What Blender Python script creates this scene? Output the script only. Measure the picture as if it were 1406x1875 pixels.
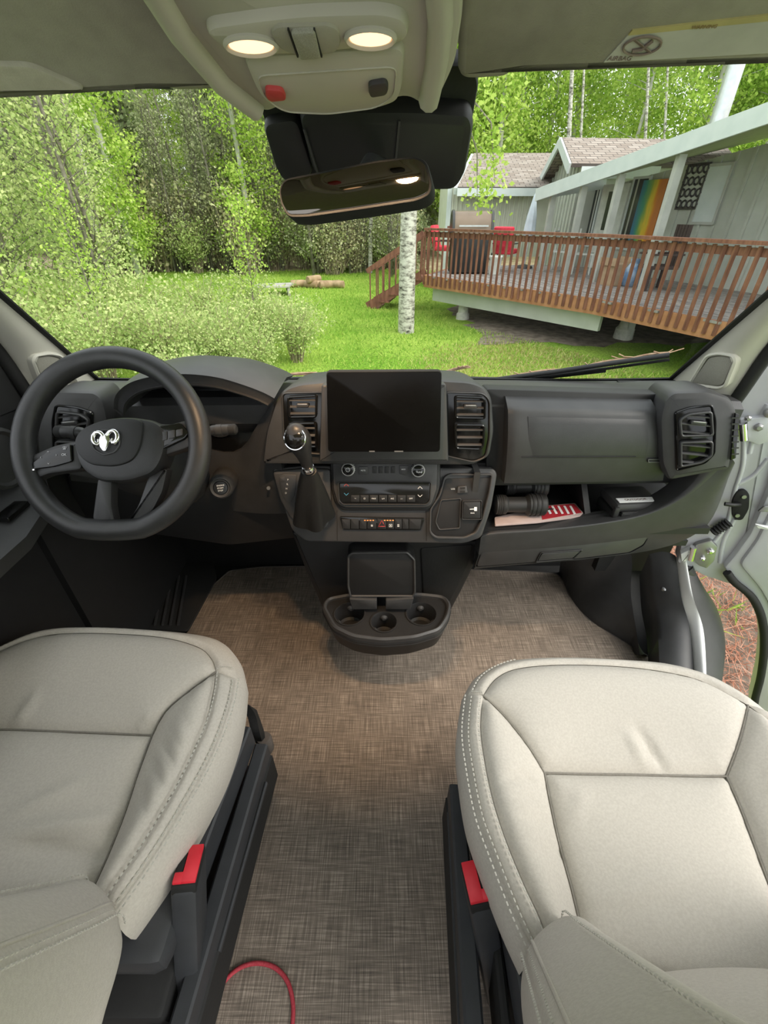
import bpy, bmesh, math, random
import numpy as np
from mathutils import Vector, Matrix
from mathutils.bvhtree import BVHTree
from mathutils.geometry import delaunay_2d_cdt

for o in list(bpy.data.objects):
    bpy.data.objects.remove(o, do_unlink=True)
SC = bpy.context.scene
COL = SC.collection

# ------------------------------------------------------------------ camera
F_PX, TILT, CAM_H = 800.0, math.radians(34.5), 1.30
cam_d = bpy.data.cameras.new('camera')
cam_d.sensor_fit = 'VERTICAL'
cam_d.sensor_height = 24.0
cam_d.lens = 24.0 * F_PX / 1875.0
cam_d.clip_start = 0.02
cam_d.clip_end = 300
cam = bpy.data.objects.new('camera', cam_d)
COL.objects.link(cam)
cam.location = (0, 0, CAM_H)
cam.rotation_euler = (math.pi / 2 - TILT, 0, 0)
SC.camera = cam

# ------------------------------------------------------------------ world: bright overcast sky
W = bpy.data.worlds.new('sky')
SC.world = W
W.use_nodes = True
nt = W.node_tree
nt.nodes.clear()
wo = nt.nodes.new('ShaderNodeOutputWorld')
bg = nt.nodes.new('ShaderNodeBackground')
tc = nt.nodes.new('ShaderNodeTexCoord')
nz = nt.nodes.new('ShaderNodeTexNoise'); nz.inputs['Scale'].default_value = 1.6
cr = nt.nodes.new('ShaderNodeValToRGB')
cr.color_ramp.elements[0].position = .3; cr.color_ramp.elements[0].color = (.86, .93, 1.0, 1)
cr.color_ramp.elements[1].position = .7; cr.color_ramp.elements[1].color = (1.0, 1.0, .98, 1)
nt.links.new(tc.outputs['Generated'], nz.inputs['Vector'])
nt.links.new(nz.outputs['Fac'], cr.inputs['Fac'])
nt.links.new(cr.outputs['Color'], bg.inputs['Color'])
bg.inputs['Strength'].default_value = 1.35
nt.links.new(bg.outputs[0], wo.inputs[0])

# veiled sun behind the cloud, very soft
sd = bpy.data.lights.new('sun', 'SUN'); sd.energy = 2.5; sd.angle = math.radians(40); sd.color = (1, .96, .88)
sun = bpy.data.objects.new('sun', sd); COL.objects.link(sun)
sun.rotation_euler = (math.radians(48), math.radians(4), math.radians(62))

SC.view_settings.view_transform = 'Standard'
SC.view_settings.look = 'None'
SC.view_settings.gamma = 1.0
SC.view_settings.use_curve_mapping = False
SC.view_settings.exposure = 0.5

# ------------------------------------------------------------------ helpers
def ray(px, py):
    a = (px - 703.0) / F_PX; b = -(py - 937.5) / F_PX
    return Vector((a, math.cos(TILT) + b * math.sin(TILT), -math.sin(TILT) + b * math.cos(TILT)))

def P(px, py, x=None, y=None, z=None):
    """survey helper: the point of the place that stands on the plane x=, y= or z= along a sight line"""
    r = ray(px, py)
    if y is not None: t = y / r.y
    elif z is not None: t = (z - CAM_H) / r.z
    else: t = x / r.x
    return Vector((r.x * t, r.y * t, CAM_H + r.z * t))

MATS = {}
def mat(name, col, rough=.5, metal=0.0, col2=None, scale=40, bump=0.0, bscale=None, spec=.5, coat=0, trans=0, stretch=None, island=False):
    """procedural principled material: two tones mixed by noise, noise bump"""
    if name in MATS: return MATS[name]
    m = bpy.data.materials.new(name); m.use_nodes = True
    t = m.node_tree; b = t.nodes['Principled BSDF']
    c2 = col2 or tuple(min(1, c * 1.18) for c in col)
    tcn = t.nodes.new('ShaderNodeTexCoord'); mp = t.nodes.new('ShaderNodeMapping')
    if stretch: mp.inputs['Scale'].default_value = stretch
    t.links.new(tcn.outputs['Object'], mp.inputs['Vector'])
    n = t.nodes.new('ShaderNodeTexNoise'); n.inputs['Scale'].default_value = scale; n.inputs['Detail'].default_value = 4
    t.links.new(mp.outputs[0], n.inputs['Vector'])
    r = t.nodes.new('ShaderNodeValToRGB')
    r.color_ramp.elements[0].position = .35; r.color_ramp.elements[0].color = (*col, 1)
    r.color_ramp.elements[1].position = .65; r.color_ramp.elements[1].color = (*c2, 1)
    if island:
        g = t.nodes.new('ShaderNodeNewGeometry'); mx = t.nodes.new('ShaderNodeMath'); mx.operation = 'MULTIPLY_ADD'
        mx.inputs[1].default_value = .5
        t.links.new(g.outputs['Random Per Island'], mx.inputs[0])
        m2 = t.nodes.new('ShaderNodeMath'); m2.operation = 'MULTIPLY'; m2.inputs[1].default_value = .5
        t.links.new(n.outputs['Fac'], m2.inputs[0]); t.links.new(m2.outputs[0], mx.inputs[2])
        t.links.new(mx.outputs[0], r.inputs['Fac'])
    else:
        t.links.new(n.outputs['Fac'], r.inputs['Fac'])
    t.links.new(r.outputs['Color'], b.inputs['Base Color'])
    b.inputs['Roughness'].default_value = rough
    b.inputs['Metallic'].default_value = metal
    b.inputs['Specular IOR Level'].default_value = spec
    if coat: b.inputs['Coat Weight'].default_value = coat
    if bump:
        n2 = t.nodes.new('ShaderNodeTexNoise'); n2.inputs['Scale'].default_value = bscale or scale * 4; n2.inputs['Detail'].default_value = 3
        t.links.new(mp.outputs[0], n2.inputs['Vector'])
        bp = t.nodes.new('ShaderNodeBump'); bp.inputs['Strength'].default_value = bump; bp.inputs['Distance'].default_value = .002
        t.links.new(n2.outputs['Fac'], bp.inputs['Height']); t.links.new(bp.outputs[0], b.inputs['Normal'])
    if trans:
        tl = t.nodes.new('ShaderNodeBsdfTranslucent'); t.links.new(r.outputs['Color'], tl.inputs['Color'])
        mxs = t.nodes.new('ShaderNodeMixShader'); mxs.inputs[0].default_value = trans
        t.links.new(b.outputs[0], mxs.inputs[1]); t.links.new(tl.outputs[0], mxs.inputs[2])
        t.links.new(mxs.outputs[0], t.nodes['Material Output'].inputs['Surface'])
    MATS[name] = m
    return m

def emit(name, col, s):
    m = bpy.data.materials.new(name); m.use_nodes = True
    b = m.node_tree.nodes['Principled BSDF']
    b.inputs['Base Color'].default_value = (*col, 1)
    b.inputs['Emission Color'].default_value = (*col, 1); b.inputs['Emission Strength'].default_value = s
    MATS[name] = m
    return m

def link(o, parent=None):
    COL.objects.link(o)
    if parent is not None:
        o.parent = parent
        if parent.type == 'EMPTY':
            o.matrix_parent_inverse = Matrix.Translation(-parent.location)
    return o

def mesh(name, V, Fc, m, parent=None, smooth=35):
    me = bpy.data.meshes.new(name)
    me.from_pydata([tuple(v) for v in V], [], Fc)
    if isinstance(m, str): m = MATS[m]
    me.materials.append(m)
    if smooth:
        me.polygons.foreach_set('use_smooth', [True] * len(me.polygons))
        me.set_sharp_from_angle(angle=math.radians(smooth))
    me.update()
    return link(bpy.data.objects.new(name, me), parent)

def quads_mesh(name, V, nq, m, per=4):
    """fast mesh of nq separate polygons with per vertices each, V is (nq*per,3) float array; returns mesh data"""
    me = bpy.data.meshes.new(name)
    me.vertices.add(nq * per); me.vertices.foreach_set('co', np.asarray(V, np.float32).ravel())
    me.loops.add(nq * per); me.loops.foreach_set('vertex_index', np.arange(nq * per, dtype=np.int32))
    me.polygons.add(nq)
    me.polygons.foreach_set('loop_start', np.arange(0, nq * per, per, dtype=np.int32))
    me.polygons.foreach_set('loop_total', np.full(nq, per, np.int32))
    me.materials.append(MATS[m] if isinstance(m, str) else m)
    me.update(calc_edges=True)
    return me

def tag(o, label, cat, group=None, kind=None):
    o['label'] = label
    if cat: o['category'] = cat
    if group: o['group'] = group
    if kind: o['kind'] = kind
    return o

def struct(o, label=None):
    o['kind'] = 'structure'
    if label: o['label'] = label
    return o

def empty(name, loc, label=None, cat=None, group=None, kind=None):
    o = bpy.data.objects.new(name, None); o.location = loc; COL.objects.link(o)
    if label: o['label'] = label
    if cat: o['category'] = cat
    if group: o['group'] = group
    if kind: o['kind'] = kind
    return o

def box_vf(c, s, R=None, bev=0.0):
    c = Vector(c); hx, hy, hz = s[0] / 2, s[1] / 2, s[2] / 2
    if bev <= 0:
        V = [Vector((sx * hx, sy * hy, sz * hz)) for sz in (-1, 1) for sy in (-1, 1) for sx in (-1, 1)]
        Fc = [(0, 2, 3, 1), (4, 5, 7, 6), (0, 1, 5, 4), (2, 6, 7, 3), (0, 4, 6, 2), (1, 3, 7, 5)]
    else:
        bm = bmesh.new(); bmesh.ops.create_cube(bm, size=1)
        for v in bm.verts: v.co = Vector((v.co.x * s[0], v.co.y * s[1], v.co.z * s[2]))
        bmesh.ops.bevel(bm, geom=bm.edges[:], offset=min(bev, min(s) * .49), segments=2, affect='EDGES', profile=.5)
        bm.verts.index_update()
        V = [v.co.copy() for v in bm.verts]; Fc = [tuple(v.index for v in f.verts) for f in bm.faces]; bm.free()
    if R is not None: V = [R @ v for v in V]
    return [v + c for v in V], Fc

def box(name, c, s, m, parent=None, R=None, bev=0.0):
    V, Fc = box_vf(c, s, R, bev)
    return mesh(name, V, Fc, m, parent, smooth=35 if bev else 0)

def bar_vf(a, b, w, h, up=Vector((0, 0, 1))):
    a, b = Vector(a), Vector(b); d = b - a; L = d.length; x = d.normalized()
    y = up.cross(x)
    if y.length < 1e-4: y = Vector((1, 0, 0))
    y.normalize(); z = x.cross(y)
    R = Matrix((x, y, z)).transposed()
    return box_vf((a + b) / 2, (L, w, h), R)

def bar(name, a, b, w, h, m, parent=None, up=Vector((0, 0, 1))):
    V, Fc = bar_vf(a, b, w, h, up)
    return mesh(name, V, Fc, m, parent, smooth=0)

def join_vf(parts):
    V, Fc = [], []
    for v, f in parts:
        k = len(V); V += list(v); Fc += [tuple(i + k for i in q) for q in f]
    return V, Fc

def crom(pts, n=6, closed=False):
    pts = [Vector(p) for p in pts]; N = len(pts); out = []
    rng = range(N) if closed else range(N - 1)
    for i in rng:
        if closed: p0, p1, p2, p3 = pts[i - 1], pts[i], pts[(i + 1) % N], pts[(i + 2) % N]
        else: p0, p1, p2, p3 = pts[max(i - 1, 0)], pts[i], pts[i + 1], pts[min(i + 2, N - 1)]
        for k in range(n):
            t = k / n
            out.append(.5 * ((2 * p1) + (p2 - p0) * t + (2 * p0 - 5 * p1 + 4 * p2 - p3) * t * t + (3 * p1 - p0 - 3 * p2 + p3) * t ** 3))
    if not closed: out.append(pts[-1])
    return out

def tube_vf(pts, r, seg=8, closed=False, cap=True, flat=1.0, up=None):
    pts = [Vector(p) for p in pts]; N = len(pts); V, Fc = [], []
    rs = r if isinstance(r, (list, tuple)) else [r] * N
    nrm = up or Vector((0, 0, 1))
    for i in range(N):
        if closed: d = pts[(i + 1) % N] - pts[i - 1]
        else: d = pts[min(i + 1, N - 1)] - pts[max(i - 1, 0)]
        d.normalize()
        s = d.cross(nrm)
        if s.length < .05: s = d.cross(Vector((1, .1, 0)))
        s.normalize(); u = s.cross(d)
        for k in range(seg):
            a = 2 * math.pi * k / seg
            V.append(pts[i] + s * math.cos(a) * rs[i] + u * math.sin(a) * rs[i] * flat)
    for i in range(N if closed else N - 1):
        j = (i + 1) % N
        for k in range(seg):
            l = (k + 1) % seg
            Fc.append((i * seg + k, i * seg + l, j * seg + l, j * seg + k))
    if cap and not closed:
        Fc.append(tuple(range(seg))[::-1]); Fc.append(tuple((N - 1) * seg + k for k in range(seg)))
    return V, Fc

def tube(name, pts, r, m, parent=None, seg=8, closed=False, flat=1.0, up=None, smooth=60):
    V, Fc = tube_vf(pts, r, seg, closed, True, flat, up)
    return mesh(name, V, Fc, m, parent, smooth)

def lathe_vf(prof, o, axis, seg=24):
    """prof: list of (radius, height along axis)"""
    axis = Vector(axis).normalized(); a = axis.orthogonal().normalized(); b = axis.cross(a); o = Vector(o)
    V, Fc = [], []
    for r, h in prof:
        for k in range(seg):
            t = 2 * math.pi * k / seg
            V.append(o + axis * h + (a * math.cos(t) + b * math.sin(t)) * r)
    for i in range(len(prof) - 1):
        for k in range(seg):
            l = (k + 1) % seg
            Fc.append((i * seg + k, i * seg + l, (i + 1) * seg + l, (i + 1) * seg + k))
    Fc.append(tuple(range(seg))[::-1]); Fc.append(tuple((len(prof) - 1) * seg + k for k in range(seg)))
    return V, Fc

def lathe(name, prof, o, axis, m, parent=None, seg=24, smooth=40):
    V, Fc = lathe_vf(prof, o, axis, seg)
    return mesh(name, V, Fc, m, parent, smooth)

def loft(name, secs, m, parent=None, closed=True, cap=True, smooth=35, ring=False):
    """secs: list of equal-length point loops"""
    n = len(secs[0]); V = [Vector(p) for s in secs for p in s]; Fc = []
    S = len(secs)
    for i in range(S if ring else S - 1):
        j = (i + 1) % S
        for k in range(n if closed else n - 1):
            l = (k + 1) % n
            Fc.append((i * n + k, i * n + l, j * n + l, j * n + k))
    if cap and closed and not ring:
        Fc.append(tuple(range(n))[::-1]); Fc.append(tuple((S - 1) * n + k for k in range(n)))
    return mesh(name, V, Fc, m, parent, smooth)

class PL:
    """a working plane in the place: origin o, leaning back by tilt (deg), turned by yaw (deg, + faces right)"""
    def __init__(s, o, tilt=0, yaw=0):
        s.o = Vector(o); t, y = math.radians(tilt), math.radians(yaw)
        s.n = Vector((math.sin(y) * math.cos(t), -math.cos(y) * math.cos(t), math.sin(t)))
        s.u = Vector((math.cos(y), math.sin(y), 0)); s.v = s.n.cross(s.u)
    def at(s, px, py, h=0):
        r = ray(px, py); t = ((s.o + s.n * h) - Vector((0, 0, CAM_H))).dot(s.n) / r.dot(s.n)
        d = Vector((0, 0, CAM_H)) + r * t - s.o
        return (d.dot(s.u), d.dot(s.v))
    def w(s, u, v, h=0):
        return s.o + s.u * u + s.v * v + s.n * h
    def pts(s, pxs, h=0):
        return [s.at(*p, h) for p in pxs]

def area2(p): return sum(p[i][0] * p[(i + 1) % len(p)][1] - p[(i + 1) % len(p)][0] * p[i][1] for i in range(len(p))) / 2

def rnd(pts, r, k=4):
    out = []; N = len(pts)
    for i in range(N):
        a, b, c = Vector(pts[i - 1]), Vector(pts[i]), Vector(pts[(i + 1) % N])
        ri = r[i] if isinstance(r, (list, tuple)) else r
        d1, d2 = (a - b), (c - b); l = min(ri, d1.length * .48, d2.length * .48)
        p, q = b + d1.normalized() * l, b + d2.normalized() * l
        for j in range(k + 1):
            t = j / k
            out.append(tuple((1 - t) ** 2 * p + 2 * t * (1 - t) * b + t * t * q))
    return out

def inset(pts, d):
    N = len(pts); out = []; sg = 1 if area2(pts) > 0 else -1
    for i in range(N):
        a, b, c = Vector(pts[i - 1]), Vector(pts[i]), Vector(pts[(i + 1) % N])
        e1, e2 = (b - a), (c - b)
        if e1.length < 1e-9: e1 = e2
        if e2.length < 1e-9: e2 = e1
        e1.normalize(); e2.normalize()
        n1, n2 = Vector((-e1.y, e1.x)), Vector((-e2.y, e2.x)); n = n1 + n2
        if n.length < 1e-6: n = n1
        n.normalize(); out.append(tuple(b + n * sg * d / max(.5, n.dot(n1))))
    return out

def plate_vf(pl, pts, h0, h1, bev=.003, hf=None):
    """solid plate with a rounded front edge on plane pl; pts in plane coords"""
    if area2(pts) < 0: pts = pts[::-1]
    rings = [(pts, h0)]
    if bev > 0:
        rings += [(pts, h1 - bev), (inset(pts, bev * .3), h1 - bev * .3), (inset(pts, bev), h1)]
    else: rings += [(pts, h1)]
    V = []; n = len(pts); Fc = []
    for p, h in rings: V += [pl.w(q[0], q[1], h) for q in p]
    for i in range(len(rings) - 1):
        for k in range(n):
            l = (k + 1) % n
            Fc.append((i * n + k, i * n + l, (i + 1) * n + l, (i + 1) * n + k))
    Fc.append(tuple(range(n))[::-1]); Fc.append(tuple((len(rings) - 1) * n + k for k in range(n)))
    return V, Fc

def plate(name, pl, pxs, h0, h1, m, parent=None, r=0, bev=.003, k=4, raw=False):
    pts = pxs if raw else pl.pts(pxs, 0)
    if r: pts = rnd(pts, r, k)
    V, Fc = plate_vf(pl, pts, h0, h1, bev)
    return mesh(name, V, Fc, m, parent, 35)

def frame_vf(pl, out, inn, h0, h1, bev=.002):
    n = len(out); V, Fc = [], []
    rings = [(out, h0), (out, h1 - bev), (inset(out, bev), h1), (inset(inn, -bev), h1), (inn, h1 - bev), (inn, h0)]
    for p, h in rings: V += [pl.w(q[0], q[1], h) for q in p]
    R = len(rings)
    for i in range(R):
        j = (i + 1) % R
        for k in range(n):
            l = (k + 1) % n
            Fc.append((i * n + k, i * n + l, j * n + l, j * n + k))
    return V, Fc

def frame(name, pl, pxs, wd, h0, h1, m, parent=None, r=.01, bev=.002, k=4, raw=False):
    pts = pxs if raw else pl.pts(pxs)
    if area2(pts) < 0: pts = pts[::-1]
    if r: pts = rnd(pts, r, k)
    V, Fc = frame_vf(pl, pts, inset(pts, wd), h0, h1, bev)
    return mesh(name, V, Fc, m, parent, 40)

def patch(name, pl, TL, TR, BR, BL, m, parent=None, hf=None, nu=12, nv=12, thick=.02, smooth=40):
    """solid curved sheet between four surveyed corners of plane pl; hf(s,t) = offset along the normal, t=0 top"""
    c = [Vector(pl.at(*q)) for q in (TL, TR, BR, BL)]
    V, Fc = [], []
    for back in (0, 1):
        for j in range(nv + 1):
            for i in range(nu + 1):
                s, t = i / nu, j / nv
                p = (c[0] * (1 - s) + c[1] * s) * (1 - t) + (c[3] * (1 - s) + c[2] * s) * t
                h = hf(s, t) if hf else 0
                V.append(pl.w(p.x, p.y, (-thick if back else h)))
    n1 = nu + 1; B = n1 * (nv + 1)
    for j in range(nv):
        for i in range(nu):
            a = j * n1 + i
            Fc.append((a, a + n1, a + n1 + 1, a + 1)); Fc.append((B + a, B + a + 1, B + a + n1 + 1, B + a + n1))
    ed = [i for i in range(n1)] + [j * n1 + nu for j in range(1, nv + 1)] + [nv * n1 + i for i in range(nu - 1, -1, -1)] + [j * n1 for j in range(nv - 1, 0, -1)]
    for k in range(len(ed)):
        a, b = ed[k], ed[(k + 1) % len(ed)]
        Fc.append((a, b, B + b, B + a))
    return mesh(name, V, Fc, m, parent, smooth)

def text(name, body, pl, px, py, size, m, parent=None, h=.001, rot=0):
    cu = bpy.data.curves.new(name, 'FONT'); cu.body = body; cu.size = size; cu.align_x = 'CENTER'; cu.align_y = 'CENTER'
    cu.extrude = .0002
    cu.materials.append(MATS[m])
    o = bpy.data.objects.new(name, cu)
    u, v = pl.at(px, py)
    ca, sa = math.cos(rot), math.sin(rot)
    uu = pl.u * ca + pl.v * sa; vv = pl.v * ca - pl.u * sa
    M = Matrix((uu, vv, pl.n)).transposed().to_4x4(); M.translation = pl.w(u, v, h)
    me = bpy.data.meshes.new_from_object(o); bpy.data.objects.remove(o); bpy.data.curves.remove(cu)
    me.transform(M); me.name = name
    return link(bpy.data.objects.new(name, me), parent)

# ------------------------------------------------------------------ outdoors: ground
GZ = -.95
mat('bark_white', (.62, .60, .54), .9, col2=(.42, .41, .37), scale=7, bump=.6, stretch=(1, 1, .6))
mat('bark_grey', (.13, .115, .09), .9, col2=(.27, .245, .20), scale=9, bump=.5)
mat('leaf_aspen', (.32, .50, .07), .6, col2=(.62, .76, .19), scale=.8, trans=.45, island=True, spec=.2)
mat('leaf_willow', (.34, .46, .14), .6, col2=(.66, .72, .32), scale=1.2, trans=.4, island=True, spec=.2)
mat('leaf_conifer', (.30, .36, .19), .7, col2=(.54, .58, .34), scale=1.2, trans=.35, island=True, spec=.2)
mat('leaf_grey', (.36, .39, .22), .7, col2=(.60, .62, .38), scale=1.2, trans=.35, island=True, spec=.2)
mat('leaf_brush', (.42, .38, .22), .8, col2=(.58, .60, .32), scale=1.2, trans=.25, island=True, spec=.2)
mat('twig_dry', (.30, .24, .16), .9, col2=(.48, .40, .28), scale=5)
mat('grass_blade', (.22, .40, .05), .7, col2=(.52, .65, .14), scale=.45, trans=.35, island=True, spec=.2)
mat('grass_dry', (.42, .40, .13), .8, col2=(.62, .56, .25), scale=3, trans=.3, island=True, spec=.2)
mat('needle_red', (.34, .12, .06), .8, col2=(.56, .30, .20), scale=8, island=True)

def gz(x, y):
    r = max(0, y - 19) * .05
    return GZ + r + .03 * math.sin(x * .9) * math.cos(y * .7) * min(1, y / 6)

def ground_mat():
    m = bpy.data.materials.new('lawn_ground'); m.use_nodes = True; t = m.node_tree; b = t.nodes['Principled BSDF']
    tcn = t.nodes.new('ShaderNodeTexCoord')
    def noise(s, d=4):
        n = t.nodes.new('ShaderNodeTexNoise'); n.inputs['Scale'].default_value = s; n.inputs['Detail'].default_value = d
        t.links.new(tcn.outputs['Object'], n.inputs['Vector']); return n
    def ramp(n, a, ca, bb, cb):
        r = t.nodes.new('ShaderNodeValToRGB'); r.color_ramp.elements[0].position = a; r.color_ramp.elements[0].color = (*ca, 1)
        r.color_ramp.elements[1].position = bb; r.color_ramp.elements[1].color = (*cb, 1); t.links.new(n, r.inputs['Fac']); return r
    g1 = ramp(noise(.7).outputs['Fac'], .35, (.20, .38, .04), .68, (.42, .58, .11))
    g2 = ramp(noise(30).outputs['Fac'], .3, (.45, .45, .45), .7, (1.25, 1.25, 1.1))
    mu = t.nodes.new('ShaderNodeMixRGB'); mu.blend_type = 'MULTIPLY'; mu.inputs[0].default_value = 1
    t.links.new(g1.outputs[0], mu.inputs[1]); t.links.new(g2.outputs[0], mu.inputs[2])
    t.links.new(mu.outputs[0], b.inputs['Base Color']); b.inputs['Roughness'].default_value = .95; b.inputs['Specular IOR Level'].default_value = .1
    bp = t.nodes.new('ShaderNodeBump'); bp.inputs['Strength'].default_value = 1; bp.inputs['Distance'].default_value = .03
    t.links.new(noise(45).outputs['Fac'], bp.inputs['Height']); t.links.new(bp.outputs[0], b.inputs['Normal'])
    MATS['lawn'] = m
ground_mat()
mat('soil', (.13, .10, .075), .95, col2=(.27, .22, .17), scale=6, bump=.8, bscale=30)
mat('forest_floor', (.34, .27, .16), .95, col2=(.52, .42, .27), scale=2.5, bump=.8, bscale=20)

def sheet(name, x0, x1, y0, y1, nx, ny, m, dz=0, wob=0, seed=0):
    rg = random.Random(seed); V, Fc = [], []
    for j in range(ny + 1):
        for i in range(nx + 1):
            x = x0 + (x1 - x0) * i / nx; y = y0 + (y1 - y0) * j / ny
            e = min(i, nx - i, j, ny - j)
            if e == 0 and wob: x += rg.uniform(-wob, wob); y += rg.uniform(-wob, wob)
            V.append((x, y, gz(x, y) + (dz if e > 0 else dz * .2)))
    for j in range(ny):
        for i in range(nx):
            a = j * (nx + 1) + i; Fc.append((a, a + 1, a + nx + 2, a + nx + 1))
    return mesh(name, V, Fc, m, None, 60)
struct(sheet('ground', -45, 45, -12, 60, 60, 60, 'lawn'), 'green lawn sloping gently around the van')
struct(sheet('forest_ground', -40, 22, 21.5, 58, 40, 24, 'forest_floor', .03, .5, 3), 'brown leaf-strewn woodland floor behind the lawn')
struct(sheet('deck_soil', 2.0, 9, 9.4, 14.5, 16, 14, 'soil', .025, .25, 4), 'bare dark soil under the timber deck')
struct(sheet('door_soil', 1.25, 4.0, .2, 3.6, 16, 16, 'soil', .02, .1, 5), 'needle-covered soil below the open van door')

RG = np.random.default_rng(7)
def blades(name, n, x0, x1, y0, y1, h, w, m, dens=None, lean=.5, base=0.0):
    x = RG.uniform(x0, x1, n); y = RG.uniform(y0, y1, n)
    if dens is not None:
        k = dens(x, y); x, y = x[k], y[k]; n = len(x)
    z = GZ + np.maximum(0, y - 19) * .05 + .03 * np.sin(x * .9) * np.cos(y * .7) * np.minimum(1, y / 6) + base
    a = RG.uniform(0, 2 * math.pi, n); hh = h * RG.uniform(.5, 1.3, n); ww = w * RG.uniform(.6, 1.3, n)
    lx, ly = RG.normal(0, lean, n) * hh, RG.normal(0, lean, n) * hh
    V = np.zeros((n, 3, 3))
    V[:, 0] = np.stack([x - np.cos(a) * ww, y - np.sin(a) * ww, z], 1)
    V[:, 1] = np.stack([x + np.cos(a) * ww, y + np.sin(a) * ww, z], 1)
    V[:, 2] = np.stack([x + lx, y + ly, z + hh], 1)
    me = quads_mesh(name, V.reshape(-1, 3), n, m, 3)
    o = bpy.data.objects.new(name, me); COL.objects.link(o); return o
def not_deck(x, y): return ~((y > 12.2 - (x - 1.0) * 1.29) & (x > 1.6) & (y < 15))
tag(blades('grass', 60000, -9, 6, 4, 22, .07, .012, 'grass_blade', not_deck), 'short bright green grass covering the lawn', 'grass', kind='stuff')
def dry(x, y): return (((x - 2.5) / 1.7) ** 2 + ((y - 7.8) / 1.5) ** 2 + RG.normal(0, .35, len(x)) < 1) & not_deck(x, y)
tag(blades('dry_grass', 14000, .2, 5.0, 5.8, 10, .05, .012, 'grass_dry', dry), 'yellowed dry grass patch in front of the deck', 'grass', kind='stuff')
tag(blades('pine_needles', 30000, 1.25, 3.9, .2, 3.5, .04, .0032, 'needle_red', None, 1.6, .03), 'reddish fallen pine needles below the open door', 'needles', kind='stuff')
tag(blades('door_grass', 1600, 1.3, 3.6, .5, 3.3, .09, .008, 'grass_blade', lambda x, y: np.sin(x * 5) * np.cos(y * 4 + 1) > .45, .6, .03), 'green grass tufts poking through pine needles', 'grass', kind='stuff')

# ------------------------------------------------------------------ trees
def leaf_quads(C, size, RGn, flat=.35):
    n = len(C)
    a = RGn.normal(size=(n, 3)); a /= np.linalg.norm(a, axis=1)[:, None]
    b = RGn.normal(size=(n, 3)); b -= (a * b).sum(1)[:, None] * a; b /= np.linalg.norm(b, axis=1)[:, None]
    s = (size * RGn.uniform(.6, 1.35, n))[:, None]
    V = np.zeros((n, 4, 3))
    V[:, 0] = C - a * s * .5; V[:, 1] = C + b * s * flat; V[:, 2] = C + a * s * .5; V[:, 3] = C - b * s * flat
    return V.reshape(-1, 3)

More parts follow.
